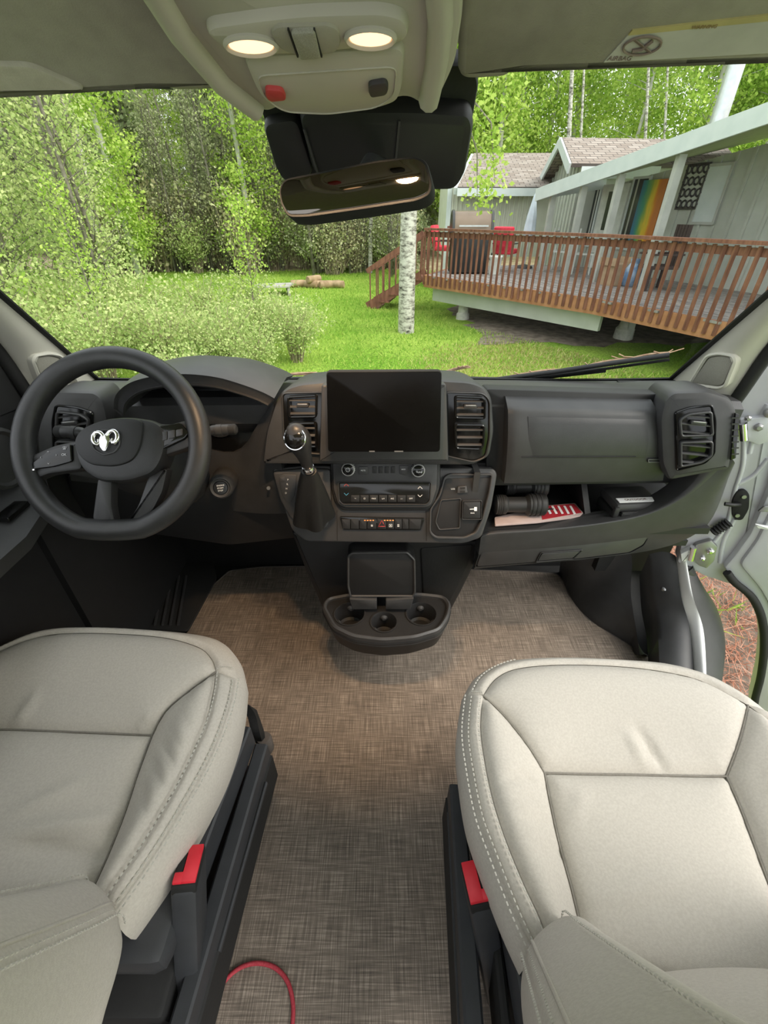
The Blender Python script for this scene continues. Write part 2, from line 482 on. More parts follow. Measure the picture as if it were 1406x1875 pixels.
def tree_mesh(kind, seed):
    """returns (trunk mesh data, foliage mesh data) at the origin"""
    g = np.random.default_rng(seed); rg = random.Random(seed); parts = []; C = []
    if kind == 'aspen':
        H = rg.uniform(9, 11); parts.append(tube_vf([(0, 0, -.2), (.06, 0, H * .3), (-.05, .05, H * .6), (.05, 0, H)], [.13, .10, .07, .015], 6))
        for i in range(46):
            z = H * (.10 + .88 * (i / 46)); a = rg.uniform(0, 6.28); L = (1.5 - .9 * abs(z / H - .45)) * rg.uniform(.6, 1.1)
            e = Vector((math.cos(a) * L, math.sin(a) * L, z + L * .35))
            parts.append(tube_vf([(0, 0, z), tuple((Vector((0, 0, z)) + e) / 2 + Vector((0, 0, .05))), e], [.025, .016, .006], 3, cap=False))
            n = 230
            t = g.uniform(.25, 1.1, n)[:, None]
            C.append(np.array([[0, 0, z]]) * (1 - t) + np.array([list(e)]) * t + g.normal(0, .22, (n, 3)))
        size = .115; bk, lf = 'bark_white', 'leaf_aspen'
    elif kind == 'conifer':
        H = rg.uniform(10, 13); parts.append(tube_vf([(0, 0, -.2), (0, 0, H * .5), (0, 0, H)], [.16, .10, .02], 6))
        for i in range(80):
            z = H * (.06 + .92 * (i / 80) ** 1.0); a = i * 2.4 + rg.uniform(-.3, .3); L = (1 - z / H) * 1.7 * rg.uniform(.6, 1.1) + .25
            e = Vector((math.cos(a) * L, math.sin(a) * L, z - L * .25))
            parts.append(tube_vf([(0, 0, z), e], [.02, .006], 3, cap=False))
            n = int(80 + 130 * (1 - z / H)); t = g.uniform(.1, 1.05, n)[:, None]
            C.append(np.array([[0, 0, z]]) * (1 - t) + np.array([list(e)]) * t + g.normal(0, .13, (n, 3)) - np.array([[0, 0, .08]]))
        size = .15; bk, lf = 'bark_grey', 'leaf_conifer'
    elif kind in ('bare', 'slender'):
        H = rg.uniform(7, 9); 
        for sidx in range(3):
            bx, by = rg.uniform(-.4, .4), rg.uniform(-.4, .4); tx, ty = bx + rg.uniform(-.5, .5), by + rg.uniform(-.5, .5); hh = H * rg.uniform(.7, 1)
            parts.append(tube_vf([(bx, by, -.2), ((bx + tx) / 2, (by + ty) / 2, hh * .5), (tx, ty, hh)], [.06, .045, .01], 5))
            for i in range(34):
                f = .08 + .9 * i / 34; a = rg.uniform(0, 6.28); L = 1.2 * (1 - f * .7) * rg.uniform(.5, 1.1)
                p = Vector((bx + (tx - bx) * f, by + (ty - by) * f, hh * f)); e = p + Vector((math.cos(a) * L, math.sin(a) * L, L * .6))
                parts.append(tube_vf([p, e], [.018, .004], 3, cap=False))
                for q in range(2):
                    d = p.lerp(e, rg.uniform(.3, .8)); e2 = d + Vector((rg.uniform(-.4, .4), rg.uniform(-.4, .4), rg.uniform(.1, .5)))
                    parts.append(tube_vf([d, e2], [.009, .003], 3, cap=False))
                n = 66 if kind == 'bare' else 44; t = g.uniform(.2, 1.1, n)[:, None]
                C.append(np.array([list(p)]) * (1 - t) + np.array([list(e)]) * t + g.normal(0, .16, (n, 3)))
        size = .08; bk, lf = 'bark_grey', 'leaf_willow' if kind == 'bare' else 'leaf_grey'
    elif kind == 'shrub':
        H = rg.uniform(1.0, 1.5)
        for i in range(46):
            a = rg.uniform(0, 6.28); L = rg.uniform(.2, .9); hh = H * rg.uniform(.5, 1.05)
            e = Vector((math.cos(a) * L, math.sin(a) * L, hh)); mid = Vector((math.cos(a) * L * .35, math.sin(a) * L * .35, hh * .6))
            parts.append(tube_vf([(math.cos(a) * .12, math.sin(a) * .12, -.05), mid, e], [.010, .007, .003], 3, cap=False))
            n = 75; t = g.uniform(.15, 1.05, n)[:, None]
            C.append(np.array([list(mid * .4)]) * (1 - t) + np.array([list(e)]) * t + g.normal(0, .11, (n, 3)))
        size = .06; bk, lf = 'twig_dry', 'leaf_willow'
    elif kind == 'brush':
        H = rg.uniform(1.3, 1.8)
        for i in range(60):
            a = rg.uniform(0, 6.28); L = rg.uniform(.1, .8); hh = H * rg.uniform(.5, 1.1)
            e = Vector((math.cos(a) * L, math.sin(a) * L, hh))
            parts.append(tube_vf([(math.cos(a) * .2, math.sin(a) * .2, -.05), e], [.012, .003], 3, cap=False))
            n = 40; t = g.uniform(.1, 1.05, n)[:, None]
            C.append(np.array([[0, 0, 0]]) * (1 - t) + np.array([list(e)]) * t + g.normal(0, .14, (n, 3)) * np.array([[1, 1, .6]]))
        size = .08; bk, lf = 'twig_dry', 'leaf_brush'
    elif kind == 'sapling':
        H = rg.uniform(3.0, 3.8); parts.append(tube_vf([(0, 0, -.1), (.08, 0, H * .5), (.02, .05, H)], [.022, .015, .004], 5))
        for i in range(34):
            z = H * (.15 + .85 * i / 34); a = i * 2.4; L = .75 * (1.1 - z / H) * rg.uniform(.6, 1.1) + .1
            e = Vector((math.cos(a) * L, math.sin(a) * L, z + L * .8))
            parts.append(tube_vf([(.05, 0, z), e], [.008, .003], 3, cap=False))
            n = 26; t = g.uniform(.2, 1.1, n)[:, None]
            C.append(np.array([[.05, 0, z]]) * (1 - t) + np.array([list(e)]) * t + g.normal(0, .06, (n, 3)))
        size = .075; bk, lf = 'bark_grey', 'leaf_aspen'
    V, Fc = join_vf(parts)
    tm = bpy.data.meshes.new('trunk'); tm.from_pydata([tuple(v) for v in V], [], Fc); tm.materials.append(MATS[bk])
    tm.polygons.foreach_set('use_smooth', [True] * len(tm.polygons))
    C = np.concatenate(C); fm = quads_mesh('foliage', leaf_quads(C, size, g), len(C), lf)
    return tm, fm
TM = {}
def plant(name, kind, var, x, y, label, cat, group=None, s=1.0, rz=0.0, z=None):
    k = (kind, var)
    if k not in TM: TM[k] = tree_mesh(kind, 100 + var * 17 + len(kind))
    tm, fm = TM[k]
    e = empty(name, (x, y, gz(x, y) if z is None else z), label, cat, group)
    e.scale = (s, s, s); e.rotation_euler = (0, 0, rz)
    for nm, me in (('trunk', tm), ('foliage', fm)):
        o = bpy.data.objects.new(nm, me); COL.objects.link(o); o.parent = e
    return e

tr = random.Random(21)
ORD = ['first', 'second', 'third', 'fourth', 'fifth', 'sixth', 'seventh', 'eighth', 'ninth', 'tenth', 'eleventh', 'twelfth', 'thirteenth', 'fourteenth', 'fifteenth', 'sixteenth', 'seventeenth', 'eighteenth']
def order(objs, fmt):
    for i, o in enumerate(sorted(objs, key=lambda o: o.location.x / o.location.y)): o['label'] = fmt % ORD[i]

# woods: rows behind the lawn, from the left edge round behind the house
for i in range(12):
    x = -17 + i * 1.7 + tr.uniform(-.5, .5); y = 24 + tr.uniform(-1, 3.5)
    plant('conifer', 'conifer', i % 2, x, y, 'grey-green conifer standing in the woods behind the lawn', 'tree', 'conifers in the woods', tr.uniform(.8, 1.15), tr.uniform(0, 6))
for i in range(18):
    x = -21 + i * 1.6 + tr.uniform(-.6, .6); y = 28 + tr.uniform(0, 5)
    plant('aspen_tree', 'aspen', i % 3, x, y, 'bright green aspen rising among the conifers behind the lawn', 'tree', 'aspens behind the lawn', tr.uniform(.9, 1.25), tr.uniform(0, 6))
for i in range(16):
    x = 2.0 + i * 1.45 + tr.uniform(-.4, .4); y = 24 + tr.uniform(-1, 4) - max(0, i - 6) * .6
    plant('aspen_tree', 'aspen', (i + 1) % 3, x, y, 'bright green aspen with pale trunk rising behind the house roofs', 'tree', 'aspens behind the house', tr.uniform(.95, 1.25), tr.uniform(0, 6))
for x, y in ((12.6, 22.5), (14.6, 24)):
    plant('aspen_tree', 'aspen', 2, x, y, '', 'tree', 'aspens behind the house', 1.2, x)
for i in range(9):
    x = 4 + i * 2.4 + tr.uniform(-.4, .4); y = 29 + tr.uniform(0, 4)
    plant('aspen_tree', 'aspen', i % 3, x, y, 'tall aspen in the rear row behind the house roofs', 'tree', 'rear aspens behind the house', tr.uniform(1.2, 1.5), tr.uniform(0, 6))
for i in range(16):
    plant('conifer', 'conifer', i % 2, -26 + i * 2.1, 36 + tr.uniform(0, 3), 'dim conifer in the farthest row of the woods', 'tree', 'farthest conifers', tr.uniform(1.1, 1.4), i)
# leafing grey-stemmed trees on the left, nearer
for i, (x, y, s) in enumerate([(-6.2, 10.5, .85), (-7.6, 12.5, 1.0), (-9.4, 12.0, 1.05), (-9.0, 15.5, 1.0), (-11.5, 15.5, 1.1), (-8.4, 9.2, .9), (-12.5, 19, 1.1), (-6.6, 8.0, .7), (-13.8, 16.5, 1.2)]):
    plant('grey_stemmed_tree', 'bare', i % 3, x, y, 'thin grey-stemmed tree just coming into leaf beside the driver side of the lawn', 'tree', 'leafing trees left of the lawn', s, i * 1.3)
for i in range(9):
    plant('slender_tree', 'slender', i % 3, -9.0 + i * 1.15 + tr.uniform(-.3, .3), 20.6 + tr.uniform(-.4, 1.2), '', 'tree', 'slender trees at the woodland edge', tr.uniform(.85, 1.1), i * 2.1)
plant('aspen_tree', 'aspen', 0, -5.4, 20.8, 'bright lime green aspen left of the overhead console, nearest the lawn', 'tree', None, .95, 1.0)
plant('aspen_tree', 'aspen', 1, -9.8, 19.8, 'bright lime green aspen left of the leaning white birch', 'tree', None, 1.0, 2.0)
for i in range(17):
    x = -12.5 + i * .82 + tr.uniform(-.3, .3); y = 21.3 + tr.uniform(-.6, 1.2)
    plant('woodland_shrub', 'brush' if i % 3 else 'shrub', i % 2, x, y, 'tan and olive brush at the woodland edge behind the lawn', 'shrub', 'shrubs at the woodland edge', tr.uniform(1.0, 1.9), tr.uniform(0, 6))
# shrub mass in front of the steering wheel
k = 0
for (x, y, s) in [(-1.6, 8.2, .75), (-2.3, 8.9, .8), (-3.1, 8.2, .85), (-2.6, 7.4, .75), (-3.6, 9.4, .95), (-4.2, 8.3, .95), (-3.5, 7.2, .8), (-4.9, 9.3, 1.05), (-5.0, 7.8, 1.0), (-4.3, 6.8, .8), (-5.8, 8.6, 1.1), (-2.0, 9.9, .7), (-2.9, 10.4, .8), (-5.6, 6.9, 1.0), (-3.0, 6.4, .65), (-2.0, 7.0, .6)]:
    plant('lawn_shrub', 'shrub', k % 3, x, y, 'low twiggy light green shrub in the thicket in front of the steering wheel', 'shrub', 'shrubs on the lawn', s, k * 1.1); k += 1
plant('sapling', 'sapling', 0, -2.55, 9.2, 'slender light green sapling rising from the lawn shrubs', 'sapling', None, .78, 0)
plant('sapling', 'sapling', 1, -4.9, 8.0, 'leafy sapling directly above the steering wheel rim', 'sapling', None, .7, 1)
plant('sapling', 'sapling', 1, -6.0, 6.9, 'broad leafy sapling beside the left windscreen pillar', 'sapling', None, 1.0, 2)
plant('sapling', 'sapling', 0, -7.4, 7.4, 'leafy sapling at the left picture edge', 'sapling', None, 1.1, 3)

for gname, fmt in (('conifers in the woods', '%s grey-green conifer from the left in the woods behind the lawn'), ('aspens behind the lawn', '%s bright aspen from the left in the rear row behind the conifers'), ('aspens behind the house', '%s bright green aspen from the left behind the house roofs'), ('rear aspens behind the house', '%s tall aspen from the left in the rear row behind the house'), ('slender trees at the woodland edge', '%s slender pale tree from the left along the far lawn edge'), ('farthest conifers', '%s conifer from the left in the farthest dim row of the woods'), ('leafing trees left of the lawn', '%s grey-stemmed leafing tree from the left, beside the lawn'), ('shrubs at the woodland edge', '%s clump of tan and olive brush from the left at the woodland edge'), ('shrubs on the lawn', '%s low light green shrub from the left in the thicket before the steering wheel')):
    order([o for o in bpy.data.objects if o.get('group') == gname], fmt)

# birches with built trunks
def birch(name, pts, rad, label):
    e = empty(name, pts[0], label, 'tree')
    tube('trunk', crom(pts, 5), [rad[0] + (rad[1] - rad[0]) * i / (5 * (len(pts) - 1)) for i in range(5 * (len(pts) - 1) + 1)], birch_m, e, 14)
    return e
def birch_mat():
    m = bpy.data.materials.new('birch_bark'); m.use_nodes = True; t = m.node_tree; b = t.nodes['Principled BSDF']
    tcn = t.nodes.new('ShaderNodeTexCoord'); mp = t.nodes.new('ShaderNodeMapping'); mp.inputs['Scale'].default_value = (3, 3, 7)
    n = t.nodes.new('ShaderNodeTexNoise'); n.inputs['Scale'].default_value = 2.2; n.inputs['Detail'].default_value = 6; n.inputs['Roughness'].default_value = .7
    r = t.nodes.new('ShaderNodeValToRGB')
    for p, c in ((.36, (.05, .045, .04)), (.46, (.33, .31, .27)), (.56, (.62, .60, .54))):
        e = r.color_ramp.elements.new(p); e.color = (*c, 1)
    r.color_ramp.elements.remove(r.color_ramp.elements[0]); r.color_ramp.elements.remove(r.color_ramp.elements[-1])
    t.links.new(tcn.outputs['Object'], mp.inputs[0]); t.links.new(mp.outputs[0], n.inputs['Vector']); t.links.new(n.outputs['Fac'], r.inputs[0]); t.links.new(r.outputs[0], b.inputs['Base Color'])
    b.inputs['Roughness'].default_value = .9
    return m
birch_m = birch_mat(); MATS['birch'] = birch_m
bt = birch('birch_tree', [(.5, 10.45, -1.0), (.49, 10.45, 0.2), (.5, 10.5, 1.6), (.58, 10.5, 3.4), (.6, 10.5, 6)], (.185, .13), 'white birch trunk standing on the lawn before the deck stairs')
# flare + hanging leafy spray
C = RG.normal(0, 1, (260, 3)) * np.array([.16, .25, .40]) + np.array([1.95, 10.3, 2.2])
C2 = RG.normal(0, 1, (150, 3)) * np.array([.16, .2, .16]) + np.array([1.95, 10.3, 1.62])
C3 = RG.normal(0, 1, (400, 3)) * np.array([.4, .4, .3]) + np.array([1.5, 10.3, 2.9])
CC = np.concatenate([C, C2, C3])
o = bpy.data.objects.new('foliage', quads_mesh('foliage', leaf_quads(CC, .09, RG), len(CC), 'leaf_aspen')); link(o, bt)
V, Fc = join_vf([tube_vf([(.56, 10.5, 3.0), (1.2, 10.4, 3.2), (1.9, 10.3, 2.6), (2.1, 10.3, 1.7)], [.04, .03, .015, .005], 5), tube_vf([(1.2, 10.4, 3.2), (1.7, 10.3, 2.2), (1.8, 10.3, 1.4)], [.02, .012, .004], 4)])
mesh('branch', V, Fc, 'bark_grey', bt)
birch('leaning_birch', [P(206, 527, y=16.2), P(190, 470, y=16.3), P(170, 400, y=16.4), P(158, 330, y=16.5), P(140, 230, y=16.6)], (.11, .05), 'thin white birch leaning left behind the shrubs')
birch('thin_birch', [P(678, 500, y=21), P(678, 430, y=21), P(680, 380, y=21), P(680, 250, y=21.2)], (.09, .06), 'thin pale trunk behind the lawn below the rear-view mirror')
for i, (px, w) in enumerate([(1040, .09), (1062, .05), (1180, .06), (1215, .05)]):
    birch('pale_trunk', [P(px, 280, y=22), P(px + 4, 200, y=22.1), P(px + 9, 90, y=22.2)], (w, w * .7), ['pale aspen trunk rising just behind the gable roof, thickest of four', 'thin pale trunk right beside the thickest trunk behind the gable', 'thin pale trunk leaning over the right half of the gable roof', 'thin pale trunk nearest the metal flue pipe'][i])

# ------------------------------------------------------------------ house and deck
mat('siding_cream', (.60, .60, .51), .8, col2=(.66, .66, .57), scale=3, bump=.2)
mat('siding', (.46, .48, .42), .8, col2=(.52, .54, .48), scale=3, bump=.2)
mat('trim_paint', (.60, .66, .65), .7, col2=(.66, .71, .70), scale=4)
mat('post_paint', (.42, .43, .39), .8, col2=(.50, .51, .47), scale=4)
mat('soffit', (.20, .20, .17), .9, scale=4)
mat('redwood', (.15, .055, .035), .75, col2=(.27, .115, .07), scale=6, bump=.3, stretch=(3, 3, .5))
mat('redwood_rim', (.34, .14, .06), .75, col2=(.50, .24, .12), scale=5, bump=.3)
mat('deck_board', (.24, .22, .21), .85, col2=(.38, .34, .31), scale=6, bump=.3)
mat('concrete', (.45, .44, .39), .95, col2=(.58, .56, .50), scale=14, bump=.6)
mat('dark_glass', (.03, .035, .035), .12, col2=(.06, .07, .065), scale=2)
mat('white_paint', (.66, .68, .64), .6, scale=8)
mat('black_plastic', (.012, .012, .012), .5, scale=20)
mat('galvanized', (.62, .66, .67), .35, .6, scale=10)
mat('chair_red', (.70, .03, .06), .8, col2=(.85, .07, .10), scale=10)
mat('steel_dark', (.06, .06, .06), .4, .5)
def shingle_mat():
    m = bpy.data.materials.new('shingles'); m.use_nodes = True; t = m.node_tree; b = t.nodes['Principled BSDF']
    tcn = t.nodes.new('ShaderNodeTexCoord'); br = t.nodes.new('ShaderNodeTexBrick')
    br.inputs['Scale'].default_value = 1; br.inputs['Brick Width'].default_value = .32; br.inputs['Row Height'].default_value = .14; br.inputs['Mortar Size'].default_value = .012
    br.inputs['Color1'].default_value = (.26, .21, .175, 1); br.inputs['Color2'].default_value = (.40, .345, .30, 1); br.inputs['Mortar'].default_value = (.12, .10, .09, 1)
    t.links.new(tcn.outputs['UV'], br.inputs['Vector']); t.links.new(br.outputs['Color'], b.inputs['Base Color']); b.inputs['Roughness'].default_value = .95
    bp = t.nodes.new('ShaderNodeBump'); bp.inputs['Strength'].default_value = .8; bp.inputs['Distance'].default_value = .02
    t.links.new(br.outputs['Fac'], bp.inputs['Height']); bp.invert = True; t.links.new(bp.outputs[0], b.inputs['Normal'])
    MATS['shingles'] = m
shingle_mat()
def roof_quad(name, a, b, c, d, th, m, parent):
    """a,b eave, c,d ridge; solid slab with UV in metres"""
    a, b, c, d = map(Vector, (a, b, c, d)); n = (b - a).cross(d - a).normalized()
    if n.z < 0: n = -n
    V = [a, b, c, d] + [p - n * th for p in (a, b, c, d)]
    Fc = [(0, 1, 2, 3), (7, 6, 5, 4), (0, 4, 5, 1), (1, 5, 6, 2), (2, 6, 7, 3), (3, 7, 4, 0)]
    o = mesh(name, V, Fc, m, parent, 0)
    uv = o.data.uv_layers.new(name='uv'); ux = (b - a).normalized(); uy = n.cross(ux)
    for l in o.data.loops:
        q = o.data.vertices[l.vertex_index].co - a; uv.data[l.index].uv = (q.dot(ux), q.dot(uy))
    return o

# garage building
gar = empty('garage', (3.0, 17.5, GZ), 'cream board-and-batten garage with brown shingle roof behind the barbecue', 'building')
gp = PL((0, 17, 0), 0, 0)
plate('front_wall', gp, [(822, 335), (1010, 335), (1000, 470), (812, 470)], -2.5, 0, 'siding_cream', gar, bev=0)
for i in range(20):
    px = 830 + i * 8.2
    u, v = gp.at(px, 345); u2, v2 = gp.at(px, 470)
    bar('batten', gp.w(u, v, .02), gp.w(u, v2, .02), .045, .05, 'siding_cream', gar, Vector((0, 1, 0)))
u, v = gp.at(820, 400)
bar('corner_board', gp.w(u, 2.1, .02), gp.w(u, GZ, .02), .14, .05, 'trim_paint', gar, Vector((0, 1, 0)))
e0, e1 = P(838, 336, y=16.5), P(1000, 348, y=16.5); e1.z = e0.z = (e0.z + e1.z) / 2
r0 = P(868, 280, y=19.6); r1 = P(1040, 284, y=19.6); r1.z = r0.z
roof_quad('roof', e0, e1, r1, r0, .06, 'shingles', gar)
bar('fascia', e0 + Vector((0, -.02, -.13)), e1 + Vector((0, -.02, -.13)), .04, .2, 'trim_paint', gar)
roof_quad('rake_board', e0 + Vector((-.1, 0, -.02)), e0 + Vector((0.02, 0, -.02)), r0 + Vector((.02, 0, -.02)), r0 + Vector((-.1, 0, -.02)), .18, 'trim_paint', gar)

# gabled wing
wing = empty('gabled_wing', (5.5, 16, GZ), 'pale gabled house wing with shingle roof behind the porch', 'building')
A_, Lf, Rf = Vector((4.84, 15.5, 2.96)), Vector((5.05, 18, 1.94)), Vector((4.73, 14, 2.30))
rx = Vector((4.6, .5, 0))
roof_quad('front_roof', Rf, Rf + rx, A_ + rx, A_, .08, 'shingles', wing)
roof_quad('rear_roof', Lf, Lf + rx, A_ + rx, A_, .08, 'shingles', wing)
for a, b in ((A_, Lf), (A_, Rf)):
    bar('barge_board', a + Vector((-.06, 0, -.10)), b + Vector((-.06, 0, -.10)), .05, .22, 'trim_paint', wing)
g0, g1 = Vector((5.15, 14.4, 0)), Vector((5.3, 17.4, 0))
V = [Vector((5.12, 14.3, -.9)), Vector((5.3, 17.4, -.9)), Vector((5.3, 17.4, 2.05)), Vector((5.2, 15.5, 2.8)), Vector((5.12, 14.3, 2.25))]
V += [v + Vector((4, .4, 0)) for v in V]
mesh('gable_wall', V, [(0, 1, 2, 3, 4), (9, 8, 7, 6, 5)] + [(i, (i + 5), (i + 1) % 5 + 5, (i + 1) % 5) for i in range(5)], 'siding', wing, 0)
for i in range(11):
    f = i / 10; p = V[0].lerp(V[1], f); zt = 2.25 + (2.8 - 2.25) * min(1, f / .39) - max(0, f - .39) / .61 * .75
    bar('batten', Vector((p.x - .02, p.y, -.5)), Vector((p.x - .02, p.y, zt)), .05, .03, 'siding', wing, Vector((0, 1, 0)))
box('eave_panel', (6.0, 14.05, 2.12), (2.0, .05, .25), 'trim_paint', wing)

# main house: porch roof, wall, posts
HD = Vector((-.29, .957, 0)); HW = Vector((.957, .29, 0)); P1 = Vector((5.15, 9.9, 0))
house = empty('house', tuple(P1 + HW * 2.2 + Vector((0, 0, GZ))), 'long pale house with covered porch behind the deck railing', 'building')
wl = PL(P1 + HW * 1.75, 0, -73.1)
V = []
for s, zt in ((-7.5, 3.2), (4.4, 1.75)):
    for z in (GZ, zt): V.append(P1 + HW * 1.75 + HD * s + Vector((0, 0, z)))
V += [v + HW * .15 for v in V]
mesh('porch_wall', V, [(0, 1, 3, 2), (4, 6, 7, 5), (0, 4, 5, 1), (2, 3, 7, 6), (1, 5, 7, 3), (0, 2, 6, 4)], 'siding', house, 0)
for i in range(34):
    s = -7.2 + i * .34; zt = 3.2 - (s + 7.5) * .122
    q = P1 + HW * 1.73 + HD * s
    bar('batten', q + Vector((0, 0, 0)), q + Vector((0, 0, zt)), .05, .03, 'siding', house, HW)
def rake(s, off=0, up=0): return P1 + HD * s + HW * off + Vector((0, 0, 2.22 - s * .145 + up))
roof_quad('porch_roof', rake(3.9, -.15, .12), rake(-8.5, -.15, .12), rake(-8.5, 7, 1.5), rake(3.9, 7, 1.5), .06, 'shingles', house)
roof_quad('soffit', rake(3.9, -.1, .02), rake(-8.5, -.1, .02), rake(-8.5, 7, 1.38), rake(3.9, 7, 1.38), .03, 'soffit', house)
bar('fascia_board', rake(3.95, -.17, 0), rake(-8.5, -.17, 0), .05, .26, 'trim_paint', house)
for s in (-.12, 1.25, 2.35, 3.45, -3.2):
    q = P1 + HD * s
    V, Fc = box_vf(q + Vector((0, 0, (2.12 - s * .145 - .93) / 2)), (.13, .13, 2.12 - s * .145 + .9))
    mesh('porch_post', V, Fc, 'post_paint', house, 0)
bar('fascia_return', rake(3.9, -.17, 0), rake(3.9, 1.8, .25), .05, .22, 'trim_paint', house)
lathe('flue_pipe', [(.13, 0), (.13, 1.25), (.17, 1.26), (.17, 1.34), (.12, 1.36)], P(1318, 212, y=10.2) - Vector((0, 0, .1)), (0, 0, 1), 'galvanized', house, 14)
# wall openings and art
def wrect(x0, y0, x1, y1):  # corners by sight line on the porch wall
    return [(x0 + 0, y0), (x1, y0), (x1, y1), (x0, y1)]
def on_wall(name, s0, s1, z0, z1, th, m, parent):
    pts = [(-s0, z0), (-s1, z0), (-s1, z1), (-s0, z1)]
    return plate(name, wl, pts, 0, th, m, parent, bev=0, raw=True)
wsur = lambda px, py: wl.at(px, py)
for i, (pxa, pxb, pyt, nm) in enumerate([(1068, 1090, 345, 'window'), (1146, 1172, 330, 'window')]):
    (ua, va), (ub, vb) = wsur(pxa, 400), wsur(pxb, 400); zt = wsur(pxa, pyt)[1]
    w = plate(nm, wl, [(ua, .55), (ub, .55), (ub, zt), (ua, zt)], 0, .03, 'dark_glass', house, bev=0, raw=True)
    frame('window_frame', wl, [(ua - .04, .5), (ub + .04, .5), (ub + .04, zt + .05), (ua - .04, zt + .05)], .05, 0, .05, 'trim_paint', w, r=0, raw=True)
(ua, va), (ub, vb) = wsur(1094, 400), wsur(1140, 400); zt = wsur(1115, 338)[1]
dd = plate('front_door', wl, [(ua, .02), (ub, .02), (ub, zt), (ua, zt)], 0, .04, 'white_paint', house, bev=.004, raw=True)
wd = ub - ua
plate('door_glass', wl, [(ua + wd * .3, .9), (ub - wd * .3, .9), (ub - wd * .3, zt - .15), (ua + wd * .3, zt - .15)], .03, .055, 'dark_glass', dd, bev=0, raw=True)

def band_mat():
    m = bpy.data.materials.new('painted_canvas'); m.use_nodes = True; t = m.node_tree; b = t.nodes['Principled BSDF']
    tcn = t.nodes.new('ShaderNodeTexCoord'); n = t.nodes.new('ShaderNodeTexNoise'); n.inputs['Scale'].default_value = 2.5
    sx = t.nodes.new('ShaderNodeSeparateXYZ'); t.links.new(tcn.outputs['Generated'], sx.inputs[0])
    ad = t.nodes.new('ShaderNodeMath'); ad.operation = 'MULTIPLY_ADD'; ad.inputs[1].default_value = .5
    t.links.new(tcn.outputs['Generated'], n.inputs['Vector']); t.links.new(n.outputs['Fac'], ad.inputs[0])
    sb = t.nodes.new('ShaderNodeMath'); sb.operation = 'SUBTRACT'; sb.inputs[0].default_value = 1.0; t.links.new(sx.outputs['Y'], sb.inputs[1])
    s2 = t.nodes.new('ShaderNodeMath'); s2.operation = 'SUBTRACT'; s2.inputs[1].default_value = .25; t.links.new(sb.outputs[0], s2.inputs[0]); t.links.new(s2.outputs[0], ad.inputs[2])
    r = t.nodes.new('ShaderNodeValToRGB'); els = [(.05, (.05, .22, .35)), (.25, (.06, .33, .22)), (.42, (.30, .45, .08)), (.55, (.85, .62, .05)), (.7, (.80, .30, .03)), (.85, (.65, .22, .05))]
    for p, c in els: e = r.color_ramp.elements.new(p); e.color = (*c, 1)
    r.color_ramp.elements.remove(r.color_ramp.elements[0]); r.color_ramp.elements.remove(r.color_ramp.elements[-1])
    t.links.new(ad.outputs[0], r.inputs[0]); t.links.new(r.outputs[0], b.inputs['Base Color'])
    MATS['canvas'] = m
band_mat()
def hang(name, pxa, pxb, pyt, pyb, m, label, cat, rim=None, sub=None):
    ua, ub = wsur(pxa, (pyt + pyb) / 2)[0], wsur(pxb, (pyt + pyb) / 2)[0]
    zt, zb = wsur((pxa + pxb) / 2, pyt)[1], wsur((pxa + pxb) / 2, pyb)[1]
    e = empty(name, wl.w((ua + ub) / 2, zb, .02), label, cat)
    plate('panel', wl, [(ua, zb), (ub, zb), (ub, zt), (ua, zt)], .035, .06, m, e, bev=0, raw=True)
    if rim: frame('rim', wl, [(ua, zb), (ub, zb), (ub, zt), (ua, zt)], .05, .035, .075, rim, e, r=0, raw=True)
    return e, ua, ub, zt, zb
hang('wall_hanging', 1166, 1208, 330, 455, 'canvas', 'tall rainbow-coloured canvas hanging on the porch wall', 'wall hanging')
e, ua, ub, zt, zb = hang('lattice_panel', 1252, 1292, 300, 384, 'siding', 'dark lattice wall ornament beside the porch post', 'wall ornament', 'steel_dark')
for i in range(4):
    for j in range(4):
        u = ua + (ub - ua) * (i + .5) / 4; v = zb + (zt - zb) * (j + .5) / 4; rr = (ub - ua) / 9
        V, Fc = tube_vf([wl.w(u + rr * math.cos(a), v + rr * 1.1 * math.sin(a), .07) for a in [q * math.pi / 4 for q in range(8)]], .02, 4, True)
        mesh('scroll', V, Fc, 'steel_dark', e, 0)
hang('pale_wall_panel', 1284, 1330, 300, 412, 'trim_paint', 'pale framed mirror panel hung on the wall nearest the van', 'mirror', 'post_paint')

# deck
dk = empty('deck', (3.6, 11.5, GZ), 'raised timber deck with redwood baluster railing in front of the house', 'deck')
DA, DB, DC = Vector((1.02, 12.3, 0)), Vector((3.85, 8.75, 0)), Vector((5.6, 5.3, 0))
back = HW * 0 + Vector((0, 0, 0))
segs = [(DA, DB), (DB, DC)]
far = {0: (P1 + HW * 1.75 + HD * 4.2), 1: None}
DE = P1 + HW * 1.7 + HD * 4.3; DF = P1 + HW * 1.7 + HD * -4.5
DE0 = Vector((2.6, 15.6, 0))
